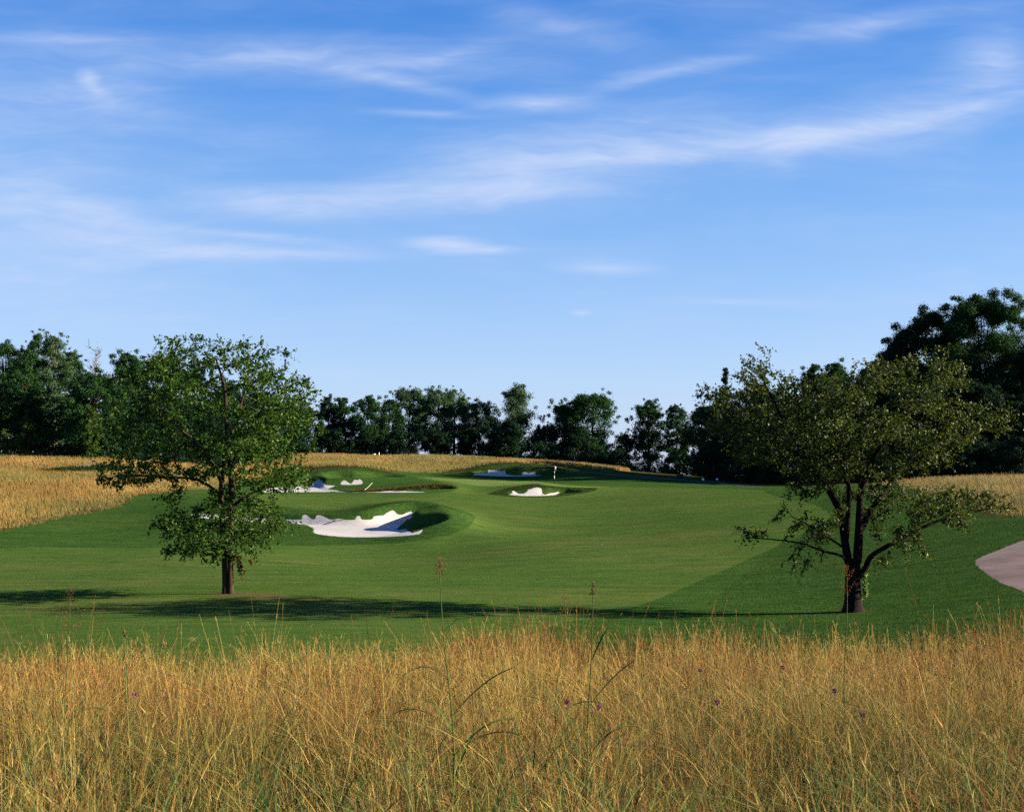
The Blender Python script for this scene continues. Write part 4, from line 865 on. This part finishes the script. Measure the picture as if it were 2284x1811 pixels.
W = [
 # left wood
 ('oak_tree', 'dark leafy tree cut by the left edge of the picture', 'tree', 12, 764, 110, 192, 'leaf_wood', 'bark', 'round', .12, 1, GL),
 ('oak_tree', 'mid green rounded tree second in from the left edge', 'tree', 60, 778, 80, 180, 'leaf_wood', 'bark', 'tall', .1, 1, GL),
 ('oak_tree', 'dark pointed tree topping the left wood', 'tree', 84, 742, 62, 194, 'leaf_wood', 'bark', 'tall', .2, 1, GL),
 ('sycamore_tree', 'tall grey green tree with pale bare trunk showing in left wood', 'tree', 122, 748, 84, 184, 'leaf_grey', 'bark_pale', 'tall', .15, .8, GL),
 ('oak_tree', 'dark green tree right of the pale-trunked one in the left wood', 'tree', 160, 782, 74, 192, 'leaf_wood', 'bark', 'round', .1, 1, GL),
 ('maple_tree', 'broad domed bluish green tree in front of the bare dead tree', 'tree', 203, 828, 120, 178, 'leaf_wood', 'bark', 'round', .05, 1.1, GL),
 ('oak_tree', 'dark round-topped tree just right of the bare dead tree', 'tree', 285, 786, 110, 190, 'leaf_wood', 'bark', 'round', .08, 1, GL),
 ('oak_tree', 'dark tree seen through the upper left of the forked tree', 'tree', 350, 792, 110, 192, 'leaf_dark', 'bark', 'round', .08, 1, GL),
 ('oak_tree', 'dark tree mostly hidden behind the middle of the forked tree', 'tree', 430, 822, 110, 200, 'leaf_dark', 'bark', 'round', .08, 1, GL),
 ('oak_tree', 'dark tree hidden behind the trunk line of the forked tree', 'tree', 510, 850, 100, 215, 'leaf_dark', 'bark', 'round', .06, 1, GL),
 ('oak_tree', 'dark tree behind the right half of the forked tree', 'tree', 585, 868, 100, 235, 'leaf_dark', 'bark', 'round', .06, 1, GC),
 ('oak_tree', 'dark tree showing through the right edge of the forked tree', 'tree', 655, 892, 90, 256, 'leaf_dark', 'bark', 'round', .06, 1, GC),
 # row behind the ridge
 ('oak_tree', 'narrow dark tree nearest the forked tree in the ridge row', 'tree', 731, 885, 56, 262, 'leaf_dark', 'bark', 'tall', .05, 1, GC),
 ('oak_tree', 'dark narrow tree second right of the forked tree', 'tree', 769, 886, 58, 266, 'leaf_wood', 'bark', 'tall', .05, 1, GC),
 ('oak_tree', 'dark broad tree third right of the forked tree', 'tree', 822, 881, 70, 260, 'leaf_wood', 'bark', 'round', .03, 1, GC),
 ('oak_tree', 'lower dark tree left of the tall grey green group', 'tree', 868, 890, 62, 262, 'leaf_wood', 'bark', 'tall', .03, 1, GC),
 ('ash_tree', 'airy grey green tree with a sky gap at its left side', 'tree', 914, 865, 78, 268, 'leaf_grey', 'bark', 'spread', .30, .95, GC),
 ('ash_tree', 'tall grey green tree in the middle of the ridge row', 'tree', 974, 866, 84, 268, 'leaf_grey', 'bark', 'tall', .18, .9, GC),
 ('ash_tree', 'grey green tree on the right of the tall middle group', 'tree', 1013, 867, 66, 270, 'leaf_grey', 'bark', 'tall', .2, .85, GC),
 ('ash_tree', 'shorter grey green tree sloping down beside the conical tree', 'tree', 1068, 894, 82, 268, 'leaf_grey', 'bark', 'round', .1, 1, GC),
 ('poplar_tree', 'pale conical sparse tree standing highest in the ridge row', 'tree', 1151, 859, 128, 266, 'leaf_grey', 'bark_pale', 'cone', .22, .75, GC),
 ('yew_tree', 'dark dense tree in front of the conical pale tree', 'tree', 1133, 938, 66, 255, 'leaf_dark', 'bark', 'round', .0, 1.1, GC),
 ('thorn_tree', 'low dark tree in the dip right of the conical tree', 'tree', 1212, 948, 66, 262, 'leaf_dark', 'bark', 'round', .0, .7, GC),
 ('oak_tree', 'left half of the wide spreading pair right of the flag', 'tree', 1258, 897, 72, 266, 'leaf_wood', 'bark', 'spread', .18, 1, GC),
 ('oak_tree', 'taller right half of the wide pair right of the flag', 'tree', 1318, 876, 96, 262, 'leaf_wood', 'bark', 'spread', .12, .95, GC),
 ('thorn_tree', 'low dark tree in the sky gap left of the slender tree', 'tree', 1396, 966, 50, 264, 'leaf_dark', 'bark', 'round', .0, .8, GC),
 ('ash_tree', 'slender dark tree standing clear against the sky', 'tree', 1446, 890, 66, 266, 'leaf_wood', 'bark_dark', 'tall', .28, 1, GC),
 ('ash_tree', 'smaller slender tree between the clear one and right wood', 'tree', 1508, 902, 54, 262, 'leaf_wood', 'bark_dark', 'tall', .2, 1, GC),
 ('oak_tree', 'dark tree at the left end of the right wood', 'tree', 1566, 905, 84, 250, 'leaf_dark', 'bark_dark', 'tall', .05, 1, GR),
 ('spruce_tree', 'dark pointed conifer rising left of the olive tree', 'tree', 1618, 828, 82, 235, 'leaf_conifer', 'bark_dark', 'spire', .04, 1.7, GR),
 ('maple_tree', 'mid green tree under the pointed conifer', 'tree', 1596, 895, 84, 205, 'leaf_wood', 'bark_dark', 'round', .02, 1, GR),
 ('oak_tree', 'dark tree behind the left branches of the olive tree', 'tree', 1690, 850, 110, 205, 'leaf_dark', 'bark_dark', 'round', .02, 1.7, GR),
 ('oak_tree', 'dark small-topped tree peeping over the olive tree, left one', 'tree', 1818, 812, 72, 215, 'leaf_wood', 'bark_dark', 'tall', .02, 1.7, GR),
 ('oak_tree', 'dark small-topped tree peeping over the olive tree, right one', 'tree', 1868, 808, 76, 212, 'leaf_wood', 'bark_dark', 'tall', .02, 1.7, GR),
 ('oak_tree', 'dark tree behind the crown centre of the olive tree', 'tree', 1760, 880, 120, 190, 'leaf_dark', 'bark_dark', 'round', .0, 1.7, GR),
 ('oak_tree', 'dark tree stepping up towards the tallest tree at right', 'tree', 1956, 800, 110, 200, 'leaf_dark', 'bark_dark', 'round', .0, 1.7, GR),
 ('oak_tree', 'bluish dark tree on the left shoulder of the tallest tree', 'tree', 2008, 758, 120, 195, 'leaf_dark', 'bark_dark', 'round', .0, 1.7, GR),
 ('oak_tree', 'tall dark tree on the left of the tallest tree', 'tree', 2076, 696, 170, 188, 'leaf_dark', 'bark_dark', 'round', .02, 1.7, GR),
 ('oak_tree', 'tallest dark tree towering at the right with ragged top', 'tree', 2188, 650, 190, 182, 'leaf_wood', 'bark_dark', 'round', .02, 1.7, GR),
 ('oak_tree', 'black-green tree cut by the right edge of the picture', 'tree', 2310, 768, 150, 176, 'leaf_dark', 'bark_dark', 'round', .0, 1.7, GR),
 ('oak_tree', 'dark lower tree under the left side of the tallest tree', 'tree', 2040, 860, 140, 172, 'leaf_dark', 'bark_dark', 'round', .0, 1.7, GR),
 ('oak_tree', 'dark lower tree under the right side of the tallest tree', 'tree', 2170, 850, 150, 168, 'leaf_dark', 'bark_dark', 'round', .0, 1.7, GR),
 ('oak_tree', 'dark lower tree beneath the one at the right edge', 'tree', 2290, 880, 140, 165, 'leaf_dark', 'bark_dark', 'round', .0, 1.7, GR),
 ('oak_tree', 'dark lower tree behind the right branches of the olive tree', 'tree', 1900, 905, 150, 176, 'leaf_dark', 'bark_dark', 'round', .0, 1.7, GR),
]
for i, s in enumerate(W): wood_tree(s, 100 + i)
GB, GB2 = 'bushes along the left wood edge', 'undergrowth along the ridge row'
BUSH = [
 ('shrub', 'yellow green bush at the foot of the left wood', 'shrub', 62, 932, 66, 176, 'leaf_yellow', 'bark', 'bush', .0, 1, GB),
 ('shrub', 'small yellow green bush at the left picture edge', 'shrub', 8, 958, 40, 174, 'leaf_yellow', 'bark', 'bush', .0, 1, GB),
 ('shrub', 'dark bush left of centre under the pale-trunked tree', 'shrub', 110, 940, 60, 178, 'leaf_wood', 'bark', 'bush', .0, 1, GB),
 ('shrub', 'broad green bush between dark and narrow bushes', 'shrub', 152, 925, 60, 176, 'leaf_wood', 'bark', 'bush', .0, 1, GB),
 ('shrub', 'narrow upright light green bush under the domed tree', 'shrub', 202, 912, 40, 173, 'leaf_yellow', 'bark', 'tall', .0, 1, GB),
 ('shrub', 'low green bush beside the narrow upright one', 'shrub', 242, 955, 56, 175, 'leaf_wood', 'bark', 'bush', .0, 1, GB),
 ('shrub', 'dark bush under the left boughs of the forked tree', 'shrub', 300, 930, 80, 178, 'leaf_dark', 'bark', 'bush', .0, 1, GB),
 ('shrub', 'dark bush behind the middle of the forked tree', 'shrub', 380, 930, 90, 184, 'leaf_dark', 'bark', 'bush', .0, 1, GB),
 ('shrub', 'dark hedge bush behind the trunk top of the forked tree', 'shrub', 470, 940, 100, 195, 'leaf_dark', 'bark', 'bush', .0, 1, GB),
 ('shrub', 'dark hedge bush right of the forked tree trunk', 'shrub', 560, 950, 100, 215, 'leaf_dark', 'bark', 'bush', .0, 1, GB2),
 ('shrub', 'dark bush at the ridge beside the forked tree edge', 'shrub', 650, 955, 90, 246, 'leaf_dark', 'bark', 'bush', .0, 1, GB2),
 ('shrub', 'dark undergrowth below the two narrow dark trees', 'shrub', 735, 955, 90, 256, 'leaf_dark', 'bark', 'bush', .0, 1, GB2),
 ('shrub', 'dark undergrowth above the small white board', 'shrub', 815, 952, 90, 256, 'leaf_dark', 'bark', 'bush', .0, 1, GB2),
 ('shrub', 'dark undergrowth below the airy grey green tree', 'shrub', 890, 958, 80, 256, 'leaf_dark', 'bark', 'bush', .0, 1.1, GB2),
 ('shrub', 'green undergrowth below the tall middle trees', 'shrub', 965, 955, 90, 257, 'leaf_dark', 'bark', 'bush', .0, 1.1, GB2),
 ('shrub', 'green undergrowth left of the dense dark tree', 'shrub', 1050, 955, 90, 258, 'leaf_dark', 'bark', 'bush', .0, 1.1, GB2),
 ('shrub', 'dark undergrowth below the low tree in the dip', 'shrub', 1205, 985, 80, 256, 'leaf_dark', 'bark', 'bush', .0, 1.1, GB2),
 ('shrub', 'dark undergrowth below the wide spreading pair', 'shrub', 1290, 972, 110, 256, 'leaf_dark', 'bark', 'bush', .0, 1, GB2),
 ('shrub', 'dark undergrowth with sky glints left of the slender tree', 'shrub', 1375, 1000, 80, 256, 'leaf_dark', 'bark', 'bush', .0, .9, GB2),
 ('shrub', 'dark undergrowth with sky glints below the slender tree', 'shrub', 1450, 1012, 80, 252, 'leaf_dark', 'bark', 'bush', .0, .6, GB2),
 ('shrub', 'dark undergrowth with sky glints at the right wood corner', 'shrub', 1515, 1005, 80, 246, 'leaf_dark', 'bark', 'bush', .0, .9, GB2),
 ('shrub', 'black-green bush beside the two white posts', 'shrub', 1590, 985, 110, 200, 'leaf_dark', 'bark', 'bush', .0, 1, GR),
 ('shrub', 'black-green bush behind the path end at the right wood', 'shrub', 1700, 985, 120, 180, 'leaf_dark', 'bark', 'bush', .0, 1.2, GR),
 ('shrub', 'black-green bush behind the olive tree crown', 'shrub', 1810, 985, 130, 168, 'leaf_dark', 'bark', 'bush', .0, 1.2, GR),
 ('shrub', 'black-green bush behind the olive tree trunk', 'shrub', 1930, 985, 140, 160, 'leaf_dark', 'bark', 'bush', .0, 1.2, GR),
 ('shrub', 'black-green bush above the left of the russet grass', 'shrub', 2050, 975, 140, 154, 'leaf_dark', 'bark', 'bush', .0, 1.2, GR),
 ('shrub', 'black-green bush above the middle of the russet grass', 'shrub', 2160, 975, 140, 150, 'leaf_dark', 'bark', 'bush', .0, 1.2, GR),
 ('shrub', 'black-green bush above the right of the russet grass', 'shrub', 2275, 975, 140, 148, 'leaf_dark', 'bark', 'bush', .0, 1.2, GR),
]
for i, s in enumerate(BUSH): wood_tree(s, 300 + i)
# deep wood behind the front trees reads as one dark mass
def deep_wood(name, label, poly, n, hmin, hmax, seed):
    rs = np.random.default_rng(seed); poly = np.asarray(poly); lo, hi = poly.min(0), poly.max(0); cens = []
    x = rs.uniform(lo[0], hi[0], n * 3); d = rs.uniform(lo[1], hi[1], n * 3); m = inside(x, d, poly); x, d = x[m][:n], d[m][:n]; z = H(x, d)
    for a, b_, c in zip(x, d, z):
        hh = rs.uniform(hmin, hmax); k = 900
        g = rs.normal(size=(k, 3)); g /= np.linalg.norm(g, axis=1, keepdims=True); g *= rs.random((k, 1)) ** .3
        cens.append(np.array([a, b_, c + hh * .52]) + g * np.array([3.4, 3.4, hh * .5]))
    c = np.concatenate(cens); V, F = leaf_faces(c, rs.normal(size=c.shape), rs.uniform(.35, .7, len(c)), rs, .75)
    o = link(name, mesh_np(name, V, F, False, {'v': np.repeat(rs.random(len(c)), 4)}), M['leaf_dark']); tag(o, label, 'wood', kind='stuff')
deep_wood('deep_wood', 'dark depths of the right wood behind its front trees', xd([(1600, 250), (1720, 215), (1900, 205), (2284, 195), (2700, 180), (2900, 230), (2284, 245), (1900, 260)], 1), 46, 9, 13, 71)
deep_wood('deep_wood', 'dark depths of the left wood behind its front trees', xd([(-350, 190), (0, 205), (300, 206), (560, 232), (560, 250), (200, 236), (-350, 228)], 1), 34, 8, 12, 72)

# dead bare tree in the left wood
def dead_tree():
    rs = np.random.default_rng(4); X, D = 214, 198; base = P3(X, D); ztop = CAMZ + (HY - 778) / FPX * D - base[2]; paths = []
    stem = np.array([(0, 0, 0), (.1, 0, ztop * .4), (-.1, 0, ztop * .65), (.05, 0, ztop * .8), (0, 0, ztop)]); S = catmull(stem, 5, False)
    paths.append((S, np.linspace(.22, .03, len(S))))
    for i in range(26):
        f = rs.uniform(.5, .98); a0 = S[int(f * (len(S) - 1))]; ang = rs.uniform(0, 6.28); L = rs.uniform(.8, 2.6) * (1.25 - f * .7)
        e = a0 + np.array([math.cos(ang) * L * .8, math.sin(ang) * L * .8, L * .85]); e[2] = min(e[2], ztop + .3)
        mid = (a0 + e) / 2 + rs.normal(0, .12, 3); P = catmull([a0, mid, e], 4, False); paths.append((P, np.linspace(.06, .022, len(P))))
        for j in range(3):
            b0 = P[rs.integers(3, len(P))]; e2 = b0 + rs.normal(0, .35, 3) + np.array([0, 0, .5]); paths.append(([b0, (b0 + e2) / 2 + rs.normal(0, .05, 3), e2], [.03, .024, .018]))
    V, F = tubes(paths, 5); t = thing('dead_tree', 'bare leafless grey tree sticking out above the left wood', 'tree', base, GL)
    link('trunk', mesh_np('trunk', V, F, True), M['bark_grey'], t)
    n = 60; c = S[rs.integers(8, len(S), n)] + rs.normal(0, .5, (n, 3)); V, F = leaf_faces(c, rs.normal(size=c.shape), rs.uniform(.15, .3, n), rs); link('crown', mesh_np('crown', V, F, False, {'v': np.repeat(rs.random(n), 4)}), M['leaf_dark'], t)
dead_tree()

# ----------------------------------------------------------------- golf things
def cyl(r, z0, z1, x=0, y=0, sides=12):
    V, F = tubes([([(x, y, z0), (x, y, (z0 + z1) / 2), (x, y, z1)], [r, r, r])], sides)
    n = len(V); cap = [np.arange(sides)[None, ::-1], (np.arange(sides) + n - sides)[None]]
    return V, [F] + cap
def flagstick():
    p_ = hit(1236.5, 1079.5); z = float(H(*p_)[0]); d = p_[1]
    t = thing('flagstick', 'black and white banded flagstick with small white flag on the green', 'flagstick', (p_[0], p_[1], z))
    pole = link('pole', mesh_np('pole', *cyl(.03, -.1, 2.15), True), M['black'], t)
    b1 = link('white_band', mesh_np('white_band', *cyl(.036, .62, 1.0), True), M['white'], t); b2 = link('white_band', mesh_np('white_band', *cyl(.034, 1.34, 1.5), True), M['white'], t)
    nx, nz = 8, 6; V = []                         # limp flag hanging from the top
    for s in (0, 1):
        for j in range(nz + 1):
            for i in range(nx + 1):
                f = i / nx; g = j / nz; V.append((.03 + f * .20 - .05 * f * g, .05 * math.sin(f * 9 + g * 2) + s * .012, 2.13 - g * .5 - f * .10 - .04 * math.sin(f * 6)))
    F = []; W_ = nx + 1; N = W_ * (nz + 1)
    for j in range(nz):
        for i in range(nx):
            a = j * W_ + i; F.append((a, a + 1, a + W_ + 1, a + W_)); F.append((N + a + W_, N + a + W_ + 1, N + a + 1, N + a))
    link('flag', mesh_np('flag', V, np.array(F), True), M['cloth'], t)
flagstick()
def rake(label, X, Y, ang, scale, handle_mat, flat):
    p_ = hit(X, Y); z = float(H(*p_)[0]); t = thing('bunker_rake', label, 'rake', (p_[0], p_[1], z + .05), 'bunker rakes'); t.rotation_euler = (0, 0, ang)
    L = 1.7 * scale; P = [(0, 0, .03), (L * .5, 0, .05 + flat * .4), (L, 0, .05 + flat)]
    V, F = tubes([(P, [.022 * scale] * 3)], 8); link('handle', mesh_np('handle', V, F, True), handle_mat, t)
    hd = [([(0, -.32 * scale, .02), (0, 0, .03), (0, .32 * scale, .02)], [.035 * scale] * 3)] + [([(0, y_ * scale, .02), (-.01, y_ * scale, -.03), (-.02, y_ * scale, -.09)], [.012] * 3) for y_ in np.linspace(-.3, .3, 9)]
    V, F = tubes(hd, 6); link('rake_head', mesh_np('rake_head', V, F, True), M['wood'], t)
rake('brown rake lying on the sand of the big bunker', 747, 1163, R(8), .75, M['wood'], .02)
rake('pale-handled rake leaning on the olive lip of the thin bunker', 812, 1095, R(62), 1.0, M['greyhandle'], .85)
def ball_post(label, X, Y, d):
    x = (X - CX) / FPX * d; z = float(H(x, d)[0]); top = CAMZ - (Y - HY) / FPX * d
    t = thing('marker_post', label, 'post', (x, d, z), 'round white posts by the shaded path')
    link('post', mesh_np('post', *cyl(.05, -.1, max(.35, top - z)), True), M['black'], t)
    a = np.linspace(.02, np.pi - .02, 9); r = .19; zz = max(.35, top - z)
    V, F = tubes([(np.stack([0 * a, 0 * a, zz - r * np.cos(a)], -1), r * np.sin(a))], 12); link('ball', mesh_np('ball', V, F, True), M['white'], t)
ball_post('larger round white marker post beside the shaded path', 1568, 1069.5, 176); ball_post('smaller round white marker post nearer the olive tree', 1600, 1069, 186)
def box(x0, x1, y0, y1, z0, z1):
    V = [(x, y, z) for x in (x0, x1) for y in (y0, y1) for z in (z0, z1)]
    return np.array(V, float), np.array([(0, 1, 3, 2), (4, 6, 7, 5), (0, 4, 5, 1), (2, 3, 7, 6), (0, 2, 6, 4), (1, 5, 7, 3)])
b0 = P3(834, 247); t = thing('notice_board', 'small low white board in the dry grass on the ridge', 'board', b0)
link('board', mesh_np('board', *box(-.32, .32, -.03, .03, .62, .86)), M['white'], t)
for sx in (-.25, .25): link('leg', mesh_np('leg', *cyl(.03, -.1, .63, sx)), M['white'], t)
b0 = P3(845.5, 246); t = thing('marker_post', 'thin white post just right of the small white board', 'post', b0)
link('post', mesh_np('post', *cyl(.06, -.1, 1.02)), M['white'], t); link('cap', mesh_np('cap', *cyl(.09, 1.02, 1.1)), M['white'], t)

# ----------------------------------------------------------------- tall weeds in the foreground
def curve_tube(P, r0, r1, sub=6, sides=6):
    Q = catmull(P, sub, False); return Q, tubes([(Q, np.linspace(r0, r1, len(Q)))], sides)
def leaf_blade(p0, az, L, w, up, drop, col, segs=9):
    t = np.linspace(0, 1, segs); c = p0 + np.stack([np.cos(az) * L * t * .8, np.sin(az) * L * t * .8, L * (up * t - drop * t * t)], -1)
    s = np.array([-math.sin(az), math.cos(az), 0.25]); ww = (w * .5 * np.sin(np.clip(t * .9 + .08, 0, 1) * np.pi) ** .6)[:, None]
    V = np.stack([c - s * ww, c + np.array([0, 0, -.004]), c + s * ww], 1).reshape(-1, 3); F = []
    for i in range(segs - 1):
        for k in (0, 1): a = i * 3 + k; F.append((a, a + 1, a + 4, a + 3))
    return V, np.array(F), np.repeat(np.array([col]), len(V), 0)
GW = 'tall seeding grass stalks in the foreground'
def weed(label, tip, basex, d, pan, leaves, seed, headcol=(.34, .13, .07), width=.10, stemcol=(.07, .10, .022)):
    rs = np.random.default_rng(seed); b_ = P3(basex, d); k = d / FPX
    top = np.array([(tip[0] - basex) * k, rs.normal(0, .05), (HY - tip[1]) * k + CAMZ - b_[2]])
    t = thing('seeding_grass', label, 'grass stalk', b_, GW)
    P = np.array([(0, 0, -.05), (top[0] * .25 + rs.normal(0, .02), 0, top[2] * .4), (top[0] * .75, top[1] * .5, top[2] * .75), top])
    Q, (V, F) = curve_tube(P, .0055, .0018); c = np.repeat([stemcol], len(V), 0) * (.8 + .4 * rs.random((len(V), 1)))
    link('stem', mesh_np('stem', V, F, True, {'col': c}), M['straw'], t)
    parts = []; plen = pan * k                              # open panicle of little drooping branches with spikelets
    for i in range(int(12 + plen * 45)):
        f = rs.random() ** .8; p0 = top - np.array([top[0] * .03, 0, plen * f]); az = (i % 5) * 1.26 + rs.normal(0, .2); L = width * (.22 + .75 * f) * rs.uniform(.6, 1.1)
        e = p0 + np.array([math.cos(az) * L * .6, math.sin(az) * L * .6, L * rs.uniform(.6, 1.0) + plen * .06]); g = np.linspace(0.25, 1, 7)
        for q in g:
            c0 = p0 * (1 - q) + e * q + rs.normal(0, .003, 3); parts.append((c0, rs.uniform(.008, .016)))
    cen = np.array([a for a, _ in parts]); V, F = leaf_faces(cen, rs.normal(size=cen.shape), np.array([s for _, s in parts]), rs, .35)
    hc = np.repeat(.42 * np.array([headcol]) * rs.uniform(.7, 1.3, (len(cen), 1)), 4, 0)
    link('seed_head', mesh_np('seed_head', V, F, False, {'col': hc}), M['straw'], t)
    for (f, az, L, w, up, dr) in leaves:
        p0 = Q[int(f * (len(Q) - 1))]; V, F, c = leaf_blade(p0, az, L, w, up, dr, np.array((.050, .090, .020)) * rs.uniform(.8, 1.3)); link('leaf', mesh_np('leaf', V, F, True, {'col': c}), M['straw'], t)
LV = [(.36, 2.2, .34, .016, .9, .5), (.30, 5.9, .46, .02, .8, .5), (.28, .4, .42, .016, .9, .5), (.34, 3.0, .40, .016, .95, .7), (.42, .2, .40, .018, .95, .35), (.5, 3.4, .34, .015, .9, .9), (.72, .1, .1, .008, .9, .2), (.2, 5.2, .45, .018, .9, .6), (.24, 1.2, .4, .018, .9, .4)]
weed('tallest stalk with rust red seed head left of centre', (980, 1248), 1012, 6.4, 66, LV, 1)
weed('slim green stalk with narrow brown head right of centre', (1323, 1302), 1312, 6.6, 34, [(.3, .5, .40, .015, .95, .6), (.36, 2.9, .4, .014, .95, .4), (.45, .3, .34, .013, 1.0, .3), (.62, .9, .2, .012, 1.1, .25), (.3, 3.4, .35, .016, .9, .9)], 2, (.30, .17, .08), .035)
weed('short stalk with blurred rust head just left of the slim stalk', (1262, 1336), 1250, 9.5, 66, LV[:2], 3, (.36, .12, .07), .16)
weed('blurred stalk with rose red head at far left', (160, 1330), 140, 9.0, 105, LV[:2], 4, (.42, .13, .10), .24)
weed('blurred stalk with orange head before the olive tree trunk', (1886, 1268), 1892, 9.5, 66, LV[:1], 5, (.50, .19, .06), .17)
weed('short stalk with dense dark red head left of centre', (590, 1478), 588, 9.0, 42, LV[:2], 6, (.30, .06, .05), .035)
weed('leaning pale stalk with drooping green leaf at left', (278, 1405), 288, 7.0, 22, [(.5, 1.9, .5, .012, .8, .3)], 7, (.30, .22, .09), .03, (.15, .16, .05))
GF = 'purple clover flowers in the dry grass'
for i, (X, Y, d, lab) in enumerate([(298, 1549, 7.4, 'purple clover flower below the leaning pale stalk'), (1265, 1565, 7.2, 'purple clover flower just left of the slim green stalk'), (1336, 1577, 7.0, 'purple clover flower just right of the slim green stalk'),
        (1600, 1566, 7.2, 'purple clover flower lowest of those left of the olive trunk'), (1562, 1494, 8.6, 'dark purple clover flower midway between slim stalk and olive trunk'), (1746, 1488, 8.8, 'dark purple clover flower below the olive tree shadow'), (1862, 1540, 7.6, 'pink clover flower below the olive tree trunk'), (1924, 1593, 7.0, 'pink clover flower lowest at right, below the olive trunk')]):
    rs = np.random.default_rng(600 + i); b_ = P3(X, d); top = CAMZ - (Y - HY) / FPX * d - b_[2]
    t = thing('clover_flower', lab, 'flower', b_, GF)
    V, F = tubes([([(0, 0, -.03), (.01, 0, top * .5), (0, 0, top)], [.003, .0025, .002])], 5); link('stem', mesh_np('stem', V, F, True, {'col': np.repeat([(.08, .13, .04)], len(V), 0)}), M['straw'], t)
    n = 90; g = rs.normal(size=(n, 3)); g /= np.linalg.norm(g, axis=1, keepdims=True); c = np.array([0, 0, top]) + g * .0105 * np.array([1, 1, 1.1])
    V, F = leaf_faces(c, np.cross(g, rs.normal(size=(n, 3))), np.full(n, .013), rs, .4); link('flower_head', mesh_np('flower_head', V, F), M['petal'], t)
